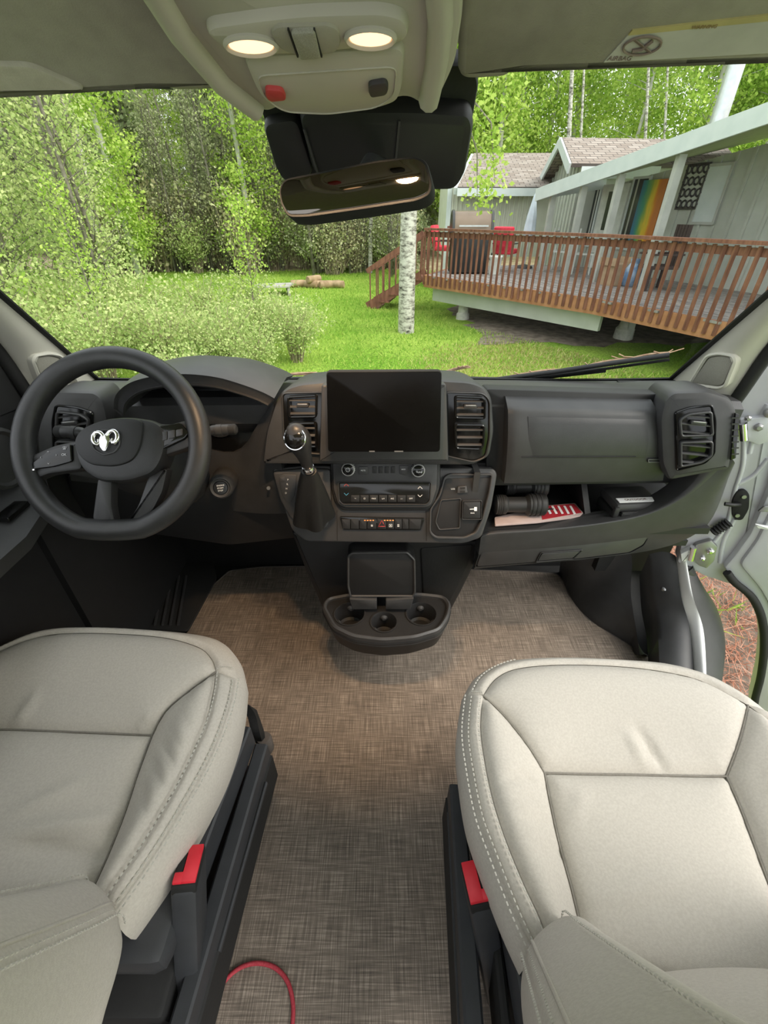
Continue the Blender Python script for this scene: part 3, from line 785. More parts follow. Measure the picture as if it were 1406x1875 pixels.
# boards laid parallel to the house wall
brd = 0
poly = [DA, DB, DC, DF, DE, DE0]
def inside(p):
    c = False; n = len(poly)
    for i in range(n):
        a, b = poly[i], poly[i - 1]
        if (a.y > p.y) != (b.y > p.y) and p.x < (b.x - a.x) * (p.y - a.y) / (b.y - a.y) + a.x: c = not c
    return c
for k in range(36):
    off = -3.9 + k * .16; s0 = s1 = None
    for j in range(140):
        s = -6 + j * .08; p = P1 + HW * (1.7 - k * .16) + HD * s
        if inside(p):
            if s0 is None: s0 = s
            s1 = s
    if s0 is not None and s1 - s0 > .3:
        a = P1 + HW * (1.7 - k * .16) + HD * s0; b = P1 + HW * (1.7 - k * .16) + HD * s1
        bar('plank', a + Vector((0, 0, -.02 - (k % 3) * .003)), b + Vector((0, 0, -.02 - (k % 3) * .003)), .148, .035, 'deck_board', dk)
up = Vector((0, 0, 1))
for i, (a, b) in enumerate(segs):
    d = (b - a).normalized(); nrm = Vector((d.y, -d.x, 0)); nrm = nrm if nrm.y < 0 else -nrm
    bar('rim_board', a + up * -.13, b + up * -.13, .05, .26, 'redwood_rim', dk)
    bar('top_rail', a + up * .965 + nrm * .03, b + up * .965 + nrm * .03, .15, .045, 'redwood', dk)
    bar('upper_rail', a + up * .86, b + up * .86, .045, .10, 'redwood', dk)
    L = (b - a).length; n = int(L / .148)
    for j in range(n + 1):
        p = a + d * (L * j / n) + nrm * .045
        V, Fc = bar_vf(p + up * -.2, p + up * .93, .042, .042, Vector((0, 1, 0)))
        mesh('baluster', V, Fc, 'redwood', dk, 0)
# left side rail (deck end)
bar('rim_board', DA + up * -.13, DE0 + up * -.13, .05, .26, 'redwood_rim', dk)
DS = DA + (DE0 - DA) * .45
bar('top_rail', DS + up * .965, DE0 + up * .965, .12, .045, 'redwood', dk)
for j in range(9):
    p = DS.lerp(DE0, j / 8); bar('baluster', p + up * -.1, p + up * .93, .042, .042, 'redwood', dk, Vector((0, 1, 0)))
# beam + piers
dv = (DB - DA).normalized(); inn = Vector((-dv.y, dv.x, 0)); inn = inn if inn.y > 0 else -inn
b0, b1 = DA + dv * .05 + inn * .3, DA + dv * 4.6 + inn * .3
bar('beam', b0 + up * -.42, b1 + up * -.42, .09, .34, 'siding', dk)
for q in (P(848, 570, y=12.0), Vector((5.15, 9.9, 0)), Vector((5.8, 7.4, 0))):
    lathe('pier', [(.17, GZ - .05), (.16, GZ + .12), (.13, GZ + .15), (.12, -.55)] if q.y > 11 else [(.2, GZ - .05), (.19, GZ + .2), (.15, GZ + .24), (.1, -.5)], (q.x, q.y, 0), up, 'concrete', dk, 14)
# stairs with railing
st = empty('stairs', (.3, 13.6, GZ), 'redwood stairs with railing descending from the deck to the lawn', 'stairs')
s_top = DA + Vector((-.02, .8, 0)); s_dir = Vector((-1.0, .22, 0)).normalized(); s_side = Vector((.22, 1, 0)).normalized()
for k in range(5):
    c = s_top + s_dir * (.15 + k * .29) + up * (-.19 * (k + 1)) + s_side * .45
    V, Fc = box_vf(c, (.29, 1.0, .04), Matrix.Rotation(math.atan2(s_dir.y, s_dir.x), 3, 'Z')); mesh('tread', V, Fc, 'redwood', st, 0)
for sd_ in (0, .95):
    a = s_top + s_side * sd_; b = a + s_dir * 1.5 + up * -.93
    bar('stringer', a + up * -.12, b + up * .02, .04, .24, 'redwood', st)
    bar('hand_rail', a + up * .86, b + up * .90, .05, .12, 'redwood', st)
    for j in range(9):
        p = a.lerp(b, j / 8.5); bar('baluster', p + up * -.05, p + up * .86, .035, .035, 'redwood', st, Vector((0, 1, 0)))

# deck furnishings
def patio_chair(name, loc, rz, label):
    e = empty(name, loc, label, 'chair'); R = Matrix.Rotation(rz, 3, 'Z'); L = Vector(loc)
    def B(n, c, s, m, b=.0, rx=0):
        V, Fc = box_vf((0, 0, 0), s, Matrix.Rotation(rx, 3, 'X'), b); V = [R @ (v + Vector(c)) + L for v in V]
        return mesh(n, V, Fc, m, e, 35 if b else 0)
    B('seat_cushion', (0, 0, .44), (.52, .52, .12), 'chair_red', .04); B('back_cushion', (0, .27, .72), (.52, .12, .55), 'chair_red', .04, -.2)
    for sx in (-.27, .27):
        for sy in (-.23, .25): B('leg', (sx, sy, .2), (.025, .025, .42), 'steel_dark')
        B('armrest', (sx, 0, .62), (.03, .5, .025), 'steel_dark'); B('arm_post', (sx, -.23, .5), (.025, .025, .25), 'steel_dark')
    return e
def deckpt(px, py, y): q = P(px, py, y=y); return (q.x, q.y, 0)
patio_chair('patio_chair', deckpt(812, 470, 14.6), 1.2, 'red cushioned patio chair at the stair end of the deck')
patio_chair('patio_chair', deckpt(922, 480, 13.4), 2.6, 'red cushioned patio chair right of the barbecue')
gl = Vector(deckpt(857, 480, 12.8))
gr = empty('barbecue', gl, 'large black gas barbecue with closed hood on the deck', 'barbecue')
box('cabinet', gl + Vector((0, 0, .42)), (.95, .5, .8), 'black_plastic', gr, bev=.02)
mat('hood_tan', (.20, .15, .11), .35, .3, scale=3)
loft('hood', [[gl + Vector((x, -.28 * math.cos(a) + .02, .84 + .48 * math.sin(a))) for a in [k * math.pi / 10 for k in range(11)]] for x in (-.46, .46)], 'hood_tan', gr)
for x in (-.47, .47): loft('hood_end', [[gl + Vector((x + dx, -.3 * math.cos(a) + .02, .84 + .5 * math.sin(a))) for a in [k * math.pi / 10 for k in range(11)]] for dx in (-.03, .03)], 'steel_dark', gr)
bar('hood_handle', gl + Vector((-.35, -.34, 1.02)), gl + Vector((.35, -.34, 1.02)), .03, .03, 'galvanized', gr)
box('side_shelf', gl + Vector((-.7, 0, .86)), (.4, .45, .05), 'black_plastic', gr, bev=.01)
for x in (-.42, .42):
    lathe('caster', [(.05, -.02), (.05, .02)], gl + Vector((x, -.2, .05)), (1, 0, 0), 'steel_dark', gr, 12)
ub_ = Vector(deckpt(962, 470, 14.0))
um = empty('folded_umbrella', ub_, 'pale blue folded patio umbrella standing by the house corner', 'umbrella')
mat('umbrella_cloth', (.55, .62, .68), .8, scale=6)
lathe('closed_canopy', [(.10, .7), (.17, .8), (.13, 1.2), (.04, 1.62), (.01, 1.7)], ub_, up, 'umbrella_cloth', um, 8, 20)
lathe('pole', [(.025, .0), (.025, 1.0)], ub_, up, 'galvanized', um, 8); lathe('foot', [(.24, 0), (.22, .05), (.05, .09)], ub_, up, 'steel_dark', um, 14)
bk_ = Vector(deckpt(905, 492, 12.5)); bu = empty('bucket', bk_, 'white bucket on the deck right of the barbecue', 'bucket')
lathe('body', [(.13, 0), (.16, .36), (.17, .37), (.17, .40), (.15, .40)], bk_, up, 'white_paint', bu, 16)
V, Fc = tube_vf([bk_ + Vector((.17 * math.cos(a), -.17 * .6 * math.sin(a), .36 - .1 * math.sin(a))) for a in [k * math.pi / 8 for k in range(9)]], .006, 5); mesh('handle', V, Fc, 'steel_dark', bu)
def wood_chair(loc, rz, label):
    e = empty('white_chair', loc, label, 'chair'); R = Matrix.Rotation(rz, 3, 'Z'); L = Vector(loc)
    def B(n, c, s):
        V, Fc = box_vf(c, s); mesh(n, [R @ v + L for v in V], Fc, 'white_paint', e, 0)
    B('seat', (0, 0, .44), (.44, .44, .035))
    for sx in (-.2, .2):
        B('leg', (sx, -.2, .22), (.035, .035, .44)); B('rear_leg', (sx, .2, .48), (.035, .035, .96))
    for z in (.62, .74, .86): B('back_slat', (0, .2, z), (.4, .02, .07))
wood_chair(deckpt(1062, 500, 12.6), 1.2, 'white slat-back chair on the deck beside the cardboard box')
wood_chair(deckpt(1020, 495, 13.4), 1.0, 'white slat-back chair on the deck behind the umbrella side')
cb = Vector(deckpt(1122, 520, 10.6)); mat('cardboard', (.38, .27, .17), .9, scale=8); ce = empty('cardboard_box', cb, 'brown cardboard box on the deck against the railing', 'box')
box('carton', cb + Vector((0, 0, .2)), (.5, .42, .4), 'cardboard', ce, Matrix.Rotation(.4, 3, 'Z')); 
for sx in (-1, 1): V, Fc = box_vf(cb + Vector((sx * .26, sx * .1, .44)), (.04, .42, .14), Matrix.Rotation(.4, 3, 'Z')); mesh('flap', V, Fc, 'cardboard', ce, 0)
bb = Vector(deckpt(1152, 525, 10.4)); mat('blue_bag', (.12, .22, .38), .5, col2=(.4, .5, .6), scale=6); be = empty('blue_bag', bb, 'blue and white sack slumped beside the cardboard box', 'bag')
lathe('sack', [(.16, 0), (.22, .1), (.2, .3), (.1, .42), (.12, .5)], bb, up, 'blue_bag', be, 12)
cs = Vector(deckpt(1190, 535, 9.9)); ch = empty('dark_deck_chair', cs, 'dark brown wooden armchair behind the railing near the porch post', 'chair'); mat('dark_wood', (.06, .04, .035), .6, scale=8)
box('seat', cs + Vector((0, 0, .4)), (.55, .5, .06), 'dark_wood', ch)
for i in range(5): box('back_slat', cs + Vector((.27, -.2 + i * .1, .75)), (.04, .08, .7), 'dark_wood', ch)
for sx in (-.24, .24):
    for sy in (-.22, .22): box('leg', cs + Vector((sx, sy, .2)), (.05, .05, .4), 'dark_wood', ch)
    box('armrest', cs + Vector((0, sx, .62)), (.6, .09, .03), 'dark_wood', ch)

# lawn things
tb = P(503, 540, y=15.9); tb.z = gz(tb.x, tb.y); mat('grey_wood', (.34, .32, .29), .9, col2=(.52, .50, .46), scale=8, bump=.3)
te = empty('low_table', tb, 'weathered grey plank table standing low on the lawn', 'table')
for i in range(5): box('plank', tb + Vector((0, -.36 + i * .18, .27)), (1.15, .165, .04), 'grey_wood', te, Matrix.Rotation(.25, 3, 'Z'))
for sx in (-.45, .45): box('trestle', tb + Matrix.Rotation(.25, 3, 'Z') @ Vector((sx, 0, .12)), (.08, .8, .26), 'grey_wood', te, Matrix.Rotation(.25, 3, 'Z'))
mat('log_wood', (.30, .20, .11), .9, col2=(.46, .33, .20), scale=6)
for i, (px, py, L, a) in enumerate([(546, 526, .5, .3), (565, 524, .7, -.4), (585, 528, .9, .1), (605, 526, .8, .5), (618, 528, .5, -.2), (575, 519, .6, .9)]):
    q = P(px, py, y=17.6); z = gz(q.x, q.y) + .13 + (.16 if i == 5 else 0); d = Vector((math.cos(a), math.sin(a), 0)) * L / 2; q.z = z
    tag(lathe('log', [(.10, -L / 2), (.12, -L / 2 + .03), (.12, L / 2 - .03), (.10, L / 2)], q, d, 'log_wood', None, 10), ['short cut log at the table end of the firewood pile', 'cut log second from the grey table in the firewood pile', 'longest cut log at the front of the firewood pile', 'cut log lying askew right of the longest log', 'short cut log at the right end of the firewood pile', 'cut log resting on top of the firewood pile'][i], 'log', 'firewood logs on the lawn')

# ------------------------------------------------------------------ van shell
mat('cream_trim', (.50, .485, .42), .6, col2=(.55, .53, .46), scale=8, bump=.05)
mat('headliner', (.40, .37, .31), .9, col2=(.46, .43, .36), scale=60, bump=.25, bscale=400)
mat('dash', (.040, .040, .041), .45, col2=(.047, .047, .048), scale=30, bump=.12, bscale=900)
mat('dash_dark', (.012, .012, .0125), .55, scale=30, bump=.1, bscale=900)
mat('dash_soft', (.036, .036, .037), .42, scale=30, bump=.15, bscale=700)
mat('piano', (.006, .006, .006), .14, scale=10)
mat('rubber', (.010, .010, .010), .75, scale=40, bump=.2)
mat('silver_body', (.52, .53, .56), .35, .1, scale=5)
mat('white_body', (.78, .79, .78), .3, scale=5)
mat('chrome', (.75, .75, .76), .12, 1.0, scale=5)
mat('matt_metal', (.35, .35, .35), .4, .8, scale=20)
mat('print_white', (.75, .76, .76), .6, scale=10)

def glass_mat():
    m = bpy.data.materials.new('glass'); m.use_nodes = True; t = m.node_tree
    t.nodes.clear(); out = t.nodes.new('ShaderNodeOutputMaterial')
    tr_ = t.nodes.new('ShaderNodeBsdfTransparent'); gl_ = t.nodes.new('ShaderNodeBsdfGlossy'); gl_.inputs['Roughness'].default_value = .02
    n = t.nodes.new('ShaderNodeTexNoise'); n.inputs['Scale'].default_value = 3
    r = t.nodes.new('ShaderNodeValToRGB'); r.color_ramp.elements[0].color = (.93, .96, .94, 1); r.color_ramp.elements[1].color = (.97, .985, .97, 1)
    t.links.new(n.outputs['Fac'], r.inputs[0]); t.links.new(r.outputs[0], tr_.inputs['Color'])
    fr = t.nodes.new('ShaderNodeFresnel'); fr.inputs['IOR'].default_value = 1.25
    mx = t.nodes.new('ShaderNodeMixShader'); t.links.new(fr.outputs[0], mx.inputs[0]); t.links.new(tr_.outputs[0], mx.inputs[1]); t.links.new(gl_.outputs[0], mx.inputs[2])
    t.links.new(mx.outputs[0], out.inputs['Surface']); MATS['glass'] = m
glass_mat()

def gpt(s, t):
    """windscreen surface: s -1..1 across, t 0 bottom .. 1 top"""
    zb = .862; y = 1.385 - .145 * abs(s) ** 2.2; xw = .83 - .07 * t
    z = zb + .045 * abs(s) ** 3 + t * .74
    return Vector((s * xw, y - t * .70 - .03 * math.sin(math.pi * t) * 0, z))
NU, NV = 24, 10
V = [gpt(-1 + 2 * i / NU, j / NV) for j in range(NV + 1) for i in range(NU + 1)]
Fc = [(j * (NU + 1) + i, j * (NU + 1) + i + 1, (j + 1) * (NU + 1) + i + 1, (j + 1) * (NU + 1) + i) for j in range(NV) for i in range(NU)]
ws = struct(mesh('window_1', V, Fc, 'glass', None, 60), 'curved van windscreen looking out on the lawn')
# black printed border inside the glass
def border(f0, f1, name):
    V, Fc = [], []; N = 60
    for k in range(N + 1):
        for q in (f0, f1):
            p = q(k / N); V += [p + Vector((0, -.004, -.002)), p + Vector((0, -.008, -.004))]
    for k in range(N):
        a = k * 4
        Fc += [(a, a + 4, a + 6, a + 2), (a + 1, a + 3, a + 7, a + 5), (a, a + 1, a + 5, a + 4), (a + 2, a + 6, a + 7, a + 3)]
    return mesh(name, V, Fc, 'rubber', ws, 60)
border(lambda k: gpt(-1 + 2 * k, 0), lambda k: gpt(-1 + 2 * k, .018), 'lower_border')
border(lambda k: gpt(-1, k), lambda k: gpt(-.972, k), 'side_border')
border(lambda k: gpt(1, k), lambda k: gpt(.972, k), 'side_border')

def strip(name, c0, c1, m, parent=None, n=24, mid=None, th=None, smooth=50):
    """sheet between two curves (lists of points), optional bulge; given thickness along th vector"""
    def res(c):
        c = crom(c, 8); L = [0]
        for i in range(1, len(c)): L.append(L[-1] + (c[i] - c[i - 1]).length)
        out = []
        for k in range(n + 1):
            t = L[-1] * k / n; i = 1
            while i < len(L) - 1 and L[i] < t: i += 1
            f = (t - L[i - 1]) / max(1e-9, L[i] - L[i - 1]); out.append(c[i - 1].lerp(c[i], min(1, max(0, f))))
        return out
    a, b = res(c0), res(c1); M = 8; V, Fc = [], []
    for k in range(n + 1):
        for j in range(M + 1):
            t = j / M; p = a[k].lerp(b[k], t)
            if mid is not None: p = p + Vector(mid) * math.sin(math.pi * t)
            V.append(p)
    for k in range(n):
        for j in range(M):
            q = k * (M + 1) + j; Fc.append((q, q + 1, q + M + 2, q + M + 1))
    if th is not None:
        B = len(V); V += [v + Vector(th) for v in V]
        Fc += [tuple(i + B for i in f[::-1]) for f in Fc]
        ed = [j for j in range(M + 1)] + [k * (M + 1) + M for k in range(1, n + 1)] + [n * (M + 1) + j for j in range(M - 1, -1, -1)] + [k * (M + 1) for k in range(n - 1, 0, -1)]
        for i in range(len(ed)):
            p, q = ed[i], ed[(i + 1) % len(ed)]; Fc.append((q, p, B + p, B + q))
    return mesh(name, V, Fc, m, parent, smooth)

def mir(c): return [Vector((-p[0], p[1], p[2])) for p in c]
def mirp(px): return 1406 - px
# A pillars
for sgn, nm in ((1, 'trim_1'), (-1, 'trim_2')):
    ge = [gpt(.985, t) for t in (0, .12, .3, .5, .75, 1)]
    de = [Vector(p) for p in ((.87, 1.075, .885), (.872, 1.065, .93), (.875, 1.03, 1.07), (.87, .93, 1.22), (.84, .72, 1.42), (.80, .50, 1.58))]
    if sgn < 0: ge, de = mir(ge), mir(de)
    ap = struct(strip(nm, ge, de, 'cream_trim', None, 30, (sgn * -.02, -.03, 0), (sgn * .03, .03, 0)), 'cream windscreen pillar trim with speaker grille, %s side' % ('passenger' if sgn > 0 else 'driver'))
    # tweeter grille with raised surround
    bv = BVHTree.FromPolygons([v.co for v in ap.data.vertices], [tuple(p.vertices) for p in ap.data.polygons])
    def hit(px, py): return bv.ray_cast(Vector((0, 0, CAM_H)), ray(px if sgn > 0 else 1406 - px, py).normalized())
    hs = [hit(a, b)[0] for a, b in ((1278, 694), (1325, 690), (1325, 660), (1300, 662))]
    nrm_ = (hs[1] - hs[0]).cross(hs[3] - hs[0]); nrm_.normalize()
    if nrm_.y > 0: nrm_ = -nrm_
    C = (hs[0] + hs[1] + hs[2] + hs[3]) / 4 + nrm_ * .003
    pl = PL(C, math.degrees(math.asin(nrm_.z)), math.degrees(math.atan2(nrm_.x, -nrm_.y))); fx = (lambda l: l) if sgn > 0 else (lambda l: [(1406 - a, b) for a, b in l])
    mat('grille_mesh', (.26, .25, .21), .8, col2=(.34, .33, .28), scale=900)
    frame('grille_surround', pl, fx([(1260, 704), (1294, 648), (1318, 643), (1346, 648), (1351, 660), (1332, 708), (1318, 713)]), .008, -.03, .008, 'cream_trim', ap, r=.012, bev=.004)
    plate('speaker_grille', pl, fx([(1268, 700), (1299, 655), (1318, 651), (1339, 654), (1343, 662), (1326, 702), (1316, 706)]), -.03, .004, 'grille_mesh', ap, r=.008, bev=.002)
    tube('door_seal', [p + Vector((sgn * .012, -.004, 0)) for p in crom(de, 4)], .016, 'rubber', ap, 8)

# ceiling / headliner
V, Fc = [], []; secs = []
for y, z in ((.80, 1.478), (.70, 1.508), (.60, 1.538), (.48, 1.568), (.3, 1.60), (-.1, 1.65), (-.75, 1.68)):
    secs.append([Vector((s * .86, y, z - .06 * abs(s) ** 6)) for s in [-1 + 2 * i / 16 for i in range(17)]])
for i in range(len(secs)): secs[i] = secs[i] + [p + Vector((0, 0, .03)) for p in secs[i][::-1]]
struct(loft('ceiling', secs, 'headliner', None), 'tan cab headliner above the sun visors')

# floor and bulkheads
floor = struct(box('floor', (0, .35, -.03), (1.84, 2.3, .04), 'rubber'), 'black van cab floor under the woven mat')
struct(box('wall_front', (0, 1.50, .36), (1.9, .04, .80), 'dash_dark'), 'black cab bulkhead below the windscreen')
# unseen load space: low dark walls added to darken reflections, roofless for daylight
struct(box('floor_rear', (0, -1.6, -.03), (1.84, 1.8, .04), 'rubber'), 'dark load floor behind the seats')
struct(box('wall_back_blocker', (0, -2.4, .5), (1.9, .04, 1.05), 'dash_dark'), 'unseen dark rear wall added to darken reflections')
struct(box('wall_left_blocker', (-.94, -1.3, .62), (.04, 2.2, 1.3), 'dash_dark'), 'unseen dark side wall added behind the driver seat to darken reflections')
# cowl outside the glass
cw = struct(loft('trim_3', [[Vector((s * 1.0, 1.40 - .14 * abs(s) ** 2.2, .862 + .05 * abs(s) ** 3)), Vector((s * 1.02, 1.62 - .14 * abs(s) ** 2.2, .80)), Vector((s * 1.02, 1.62 - .14 * abs(s) ** 2.2, .70)), Vector((s, 1.42 - .14 * abs(s) ** 2.2, .70))] for s in [-1 + i / 10 for i in range(21)]], 'rubber'), 'black plastic cowl below the windscreen outside')
# hood outside (short, low)
# right footwell liner, sill and step
def zc(l): return [P(a, b, z=c) for a, b, c in l]
A1 = zc([(1030, 1050, .0), (1040, 1090, .0), (1075, 1135, .0), (1130, 1170, .0), (1185, 1203, .0)])
B1 = zc([(1036, 1005, .25), (1085, 1003, .29), (1152, 1008, .30), (1155, 1090, .17), (1172, 1200, .03)])
S1 = zc([(1188, 1015, .32), (1192, 1080, .22), (1203, 1140, .15), (1208, 1240, .08)])
S2 = zc([(1240, 1015, .35), (1250, 1090, .26), (1266, 1150, .18), (1275, 1245, .10)])
S3 = zc([(1256, 1020, .36), (1268, 1090, .28), (1288, 1155, .19), (1294, 1255, .11)])
S4 = zc([(1262, 1045, .33), (1308, 1105, .20), (1328, 1175, .10), (1320, 1260, .02)])
G0 = zc([(1152, 1008, .24), (1155, 1090, .10), (1172, 1200, -.02), (1176, 1245, -.04)])
G1 = zc([(1190, 1010, .24), (1196, 1080, .12), (1206, 1140, .05), (1212, 1240, .0)])
sill = empty('door_sill', (.95, 1.0, 0), 'black plastic step sill with white body flange at the open passenger door', 'door sill')
struct(strip('wall_footwell', A1, B1, 'dash', None, 24, (0, 0, .01), (.0, .03, -.03)), 'smooth dark plastic wheel-arch liner beside the mat')
strip('step_groove', G0, G1, 'rubber', sill, 20, (0, 0, -.02), (0, 0, -.02))
strip('sill_cover', S1, [p + Vector((-.003, 0, -.006)) for p in S2], 'dash', sill, 24, (0, 0, .015), (0, 0, -.10))
strip('body_flange', S2, S3, 'white_body', sill, 24, (0, 0, .012), (0, 0, -.12))
strip('outer_cladding', [p + Vector((.004, 0, -.02)) for p in S3], S4, 'dash', sill, 24, (.02, 0, .0), (-.02, 0, -.12))
box('inner_arch', (.915, 1.24, .40), (.25, .03, .42), 'dash_dark', sill)
sp = zc([(1215, 1080, .24)])[0]
lathe('screw', [(.009, 0), (.009, .010), (.005, .013)], sp, (-.1, -.3, 1), 'matt_metal', sill, 12)

# left door
ld = empty('driver_door', (-.93, .5, 0), 'dark driver door panel with armrest, closed beside the steering wheel', 'door')
box('panel', (-.94, .45, .45), (.08, 1.25, 1.0), 'dash_dark', ld, bev=.02)
loft('armrest', [[Vector((-.90, y, z0)), Vector((x1, y, z0 + .02)), Vector((x1 + .005, y, z0 + .055)), Vector((x1 - .03, y, z0 + .075)), Vector((-.90, y, z0 + .09))] for y, x1, z0 in ((.0, -.83, .66), (.5, -.79, .66), (.75, -.78, .665), (.88, -.80, .68), (.98, -.87, .72))], 'dash', ld)
box('window_switch', (-.825, .80, .752), (.035, .07, .012), 'piano', ld, bev=.003)
lathe('lock_knob', [(.010, 0), (.010, .02), (.006, .026)], (-.83, .90, .76), (0, 0, 1), 'rubber', ld, 12)
V = [Vector(p) for p in ((-.895, 1.08, .90), (-.90, .76, .92), (-.895, .86, 1.20), (-.89, 1.0, 1.10))]
V += [v + Vector((-.05, 0, 0)) for v in V]
mesh('mirror_sail', V, [(0, 1, 2, 3), (7, 6, 5, 4)] + [(i, i + 4, (i + 1) % 4 + 4, (i + 1) % 4) for i in range(4)], 'rubber', ld, 0)
lathe('door_speaker', [(.07, 0), (.07, .008), (.062, .012), (.055, .006)], P(0, 840, x=-.87), (1, 0, 0), 'dash', ld, 24)
tube('pocket_rim', [P(0, 1030, x=-.87), P(28, 1015, x=-.87), P(30, 985, x=-.87), P(0, 1005, x=-.86)], .006, 'dash', ld, 6)

# ------------------------------------------------------------------ overhead: visors, console, mirror
mat('visor_cloth', (.30, .28, .235), .9, col2=(.34, .32, .265), scale=40, bump=.2, bscale=500)
def visor(name, outline, tilt, o, label, cat):
    pl = PL(o, tilt, 0)
    e = empty(name, o, label, cat)
    pts = rnd(pl.pts(outline), .018, 5)
    V, Fc = plate_vf(pl, pts, -.022, 0, .009)
    mesh('pad', V, Fc, 'visor_cloth', e, 50)
    return e, pl
v0 = P(200, 172, y=.735)
vl, vp = visor('sun_visor', [(-420, 205), (0, 184), (150, 175), (262, 171), (275, 163), (312, 168), (330, 171), (398, 170), (411, 158), (330, 70), (262, -40), (200, -160), (-420, -160)], -62, v0, 'tan sun visor above the steering wheel with vanity mirror cover', 'sun visor')
plate('vanity_cover', vp, [(-300, 165), (160, 158), (55, 112), (-300, 105)], 0, .006, 'headliner', vl, r=.01, bev=.003)
tube('pivot_clip', [vp.w(*vp.at(265, 164), -.012), vp.w(*vp.at(312, 166), -.012)], .009, 'dash', vl, 10)
vr, vq = visor('sun_visor', [(838, 140), (850, 149), (872, 150), (925, 146), (940, 134), (985, 130), (1005, 134), (1150, 126), (1406, 118), (1800, 104), (1800, -160), (850, -160), (840, 40)], -62, P(1100, 128, y=.735), 'tan sun visor on the passenger side with airbag warning label', 'sun visor')
tube('pivot_clip', [vq.w(*vq.at(942, 132), -.012), vq.w(*vq.at(985, 129), -.012)], .009, 'dash', vr, 10)
mat('label_grey', (.44, .43, .40), .6, scale=20); mat('label_yellow', (.42, .36, .16), .6, scale=20); mat('booklet_tan', (.26, .18, .08), .7); mat('label_ink', (.20, .15, .13), .7, scale=20)
wlab = plate('warning_label', vq, [(1105, 112), (1150, 62), (1460, 28), (1460, 92)], 0, .0015, 'label_grey', vr, bev=0)
plate('label_band', vq, [(1150, 62), (1158, 53), (1460, 18), (1460, 30)], 0, .0018, 'label_yellow', wlab, bev=0)
ring = []
c0 = Vector(vq.at(1176, 79)); rx_, ry_ = (Vector(vq.at(1213, 72)) - c0).length, .012
tube('prohibition_ring', [vq.w(c0.x + rx_ * math.cos(a), c0.y + .011 * math.sin(a), .003) for a in [k * math.pi / 12 for k in range(24)]], .0013, 'label_ink', wlab, 5, True)
bar('prohibition_slash', vq.w(c0.x - rx_ * .7, c0.y + .008, .003), vq.w(c0.x + rx_ * .7, c0.y - .008, .003), .003, .001, 'label_ink', wlab)
text('label_print', 'AIRBAG', vq, 1135, 104, .008, 'label_ink', wlab, .002)
text('label_print', 'WARNING', vq, 1290, 45, .0055, 'booklet_tan', wlab, .0025, math.radians(3))
tube('child_seat_icon', [vq.w(c0.x - .008, c0.y - .006, .003), vq.w(c0.x + .002, c0.y - .004, .003), vq.w(c0.x + .008, c0.y + .006, .003)], .002, 'label_ink', wlab, 5)

mat('console_trim', (.41, .385, .33), .6, col2=(.46, .43, .37), scale=8, bump=.05)
oc = empty('overhead_console', P(600, 195, y=.70), 'cream overhead console with two lit reading lamps and red button', 'console')
op = PL(P(600, 195, y=.70), -70, 0)
body = [(470, 204), (492, 209), (520, 197), (610, 201), (712, 188), (745, 180), (768, 194), (790, 197), (806, 182), (832, 128), (846, 40), (850, -150), (170, -150), (275, -10), (330, 68), (400, 150)]
plate('housing', op, body, -.05, 0, 'console_trim', oc, r=.012, bev=.008)
for lst, rr in (([(268, -40), (330, 60), (405, 150), (470, 200)], .012), ([(800, -60), (806, 40), (800, 110), (785, 185)], .012)):
    tube('side_rib', [op.w(*op.at(a, b), .0) for a, b in lst], rr, 'console_trim', oc, 10)
pod = plate('lower_pod', op, [(442, 88), (742, 68), (736, 150), (728, 172), (690, 186), (600, 199), (520, 194), (485, 172), (468, 150)], -.01, .009, 'console_trim', oc, r=.015, bev=.006)
frame('pod_seam', op, [(466, 118), (728, 100), (722, 158), (690, 180), (600, 192), (520, 188), (486, 165)], .0012, .0085, .0102, 'headliner', pod, r=.012, bev=.0004)
mat('red_button', (.40, .03, .035), .6, col2=(.5, .05, .05), scale=60); mat('dark_button', (.035, .03, .032), .6, scale=60)
plate('assist_button', op, [(484, 136), (516, 139), (524, 158), (494, 161), (485, 152)], .007, .014, 'red_button', pod, r=.005, bev=.002)
plate('assist_button', op, [(674, 128), (706, 122), (712, 134), (708, 148), (680, 153), (675, 146)], .007, .014, 'dark_button', pod, r=.005, bev=.002)
lu = plate('lamp_housing', op, [(374, 38), (388, 28), (470, 16), (560, 6), (700, 2), (742, 14), (750, 42), (736, 58), (650, 70), (560, 80), (460, 82), (420, 74), (392, 56)], -.004, .010, 'console_trim', oc, r=.018, bev=.005)
emit('lamp_glow', (1.0, .62, .36), 1.3)
for (cx, cy, ax) in ((458, 57, 42), (678, 43, 40)):
    c = Vector(op.at(cx, cy)); rr = (Vector(op.at(cx + ax, cy)) - c).x; ry = abs((Vector(op.at(cx, cy - 17)) - c).y)
    el = [(c.x + rr * math.cos(a), c.y + ry * math.sin(a)) for a in [k * math.pi / 12 for k in range(24)]]
    frame('lamp_bezel', op, [(c.x + rr * 1.22 * math.cos(a), c.y + ry * 1.3 * math.sin(a)) for a in [k * math.pi / 12 for k in range(24)]], rr * .2, .008, .014, 'console_trim', lu, r=0, raw=True, bev=.002)
    plate('reading_lamp', op, el, .006, .0125, 'lamp_glow', lu, bev=.003, raw=True)
    ld_ = bpy.data.lights.new('reading_lamp_light', 'SPOT'); ld_.energy = 18; ld_.color = (1, .66, .38); ld_.spot_size = math.radians(66); ld_.spot_blend = .6; ld_.shadow_soft_size = .02
    lo = bpy.data.objects.new('reading_lamp_light', ld_); COL.objects.link(lo); lo.location = op.w(c.x, c.y, .0148); lo.rotation_euler = (math.radians(27), 0, 0)
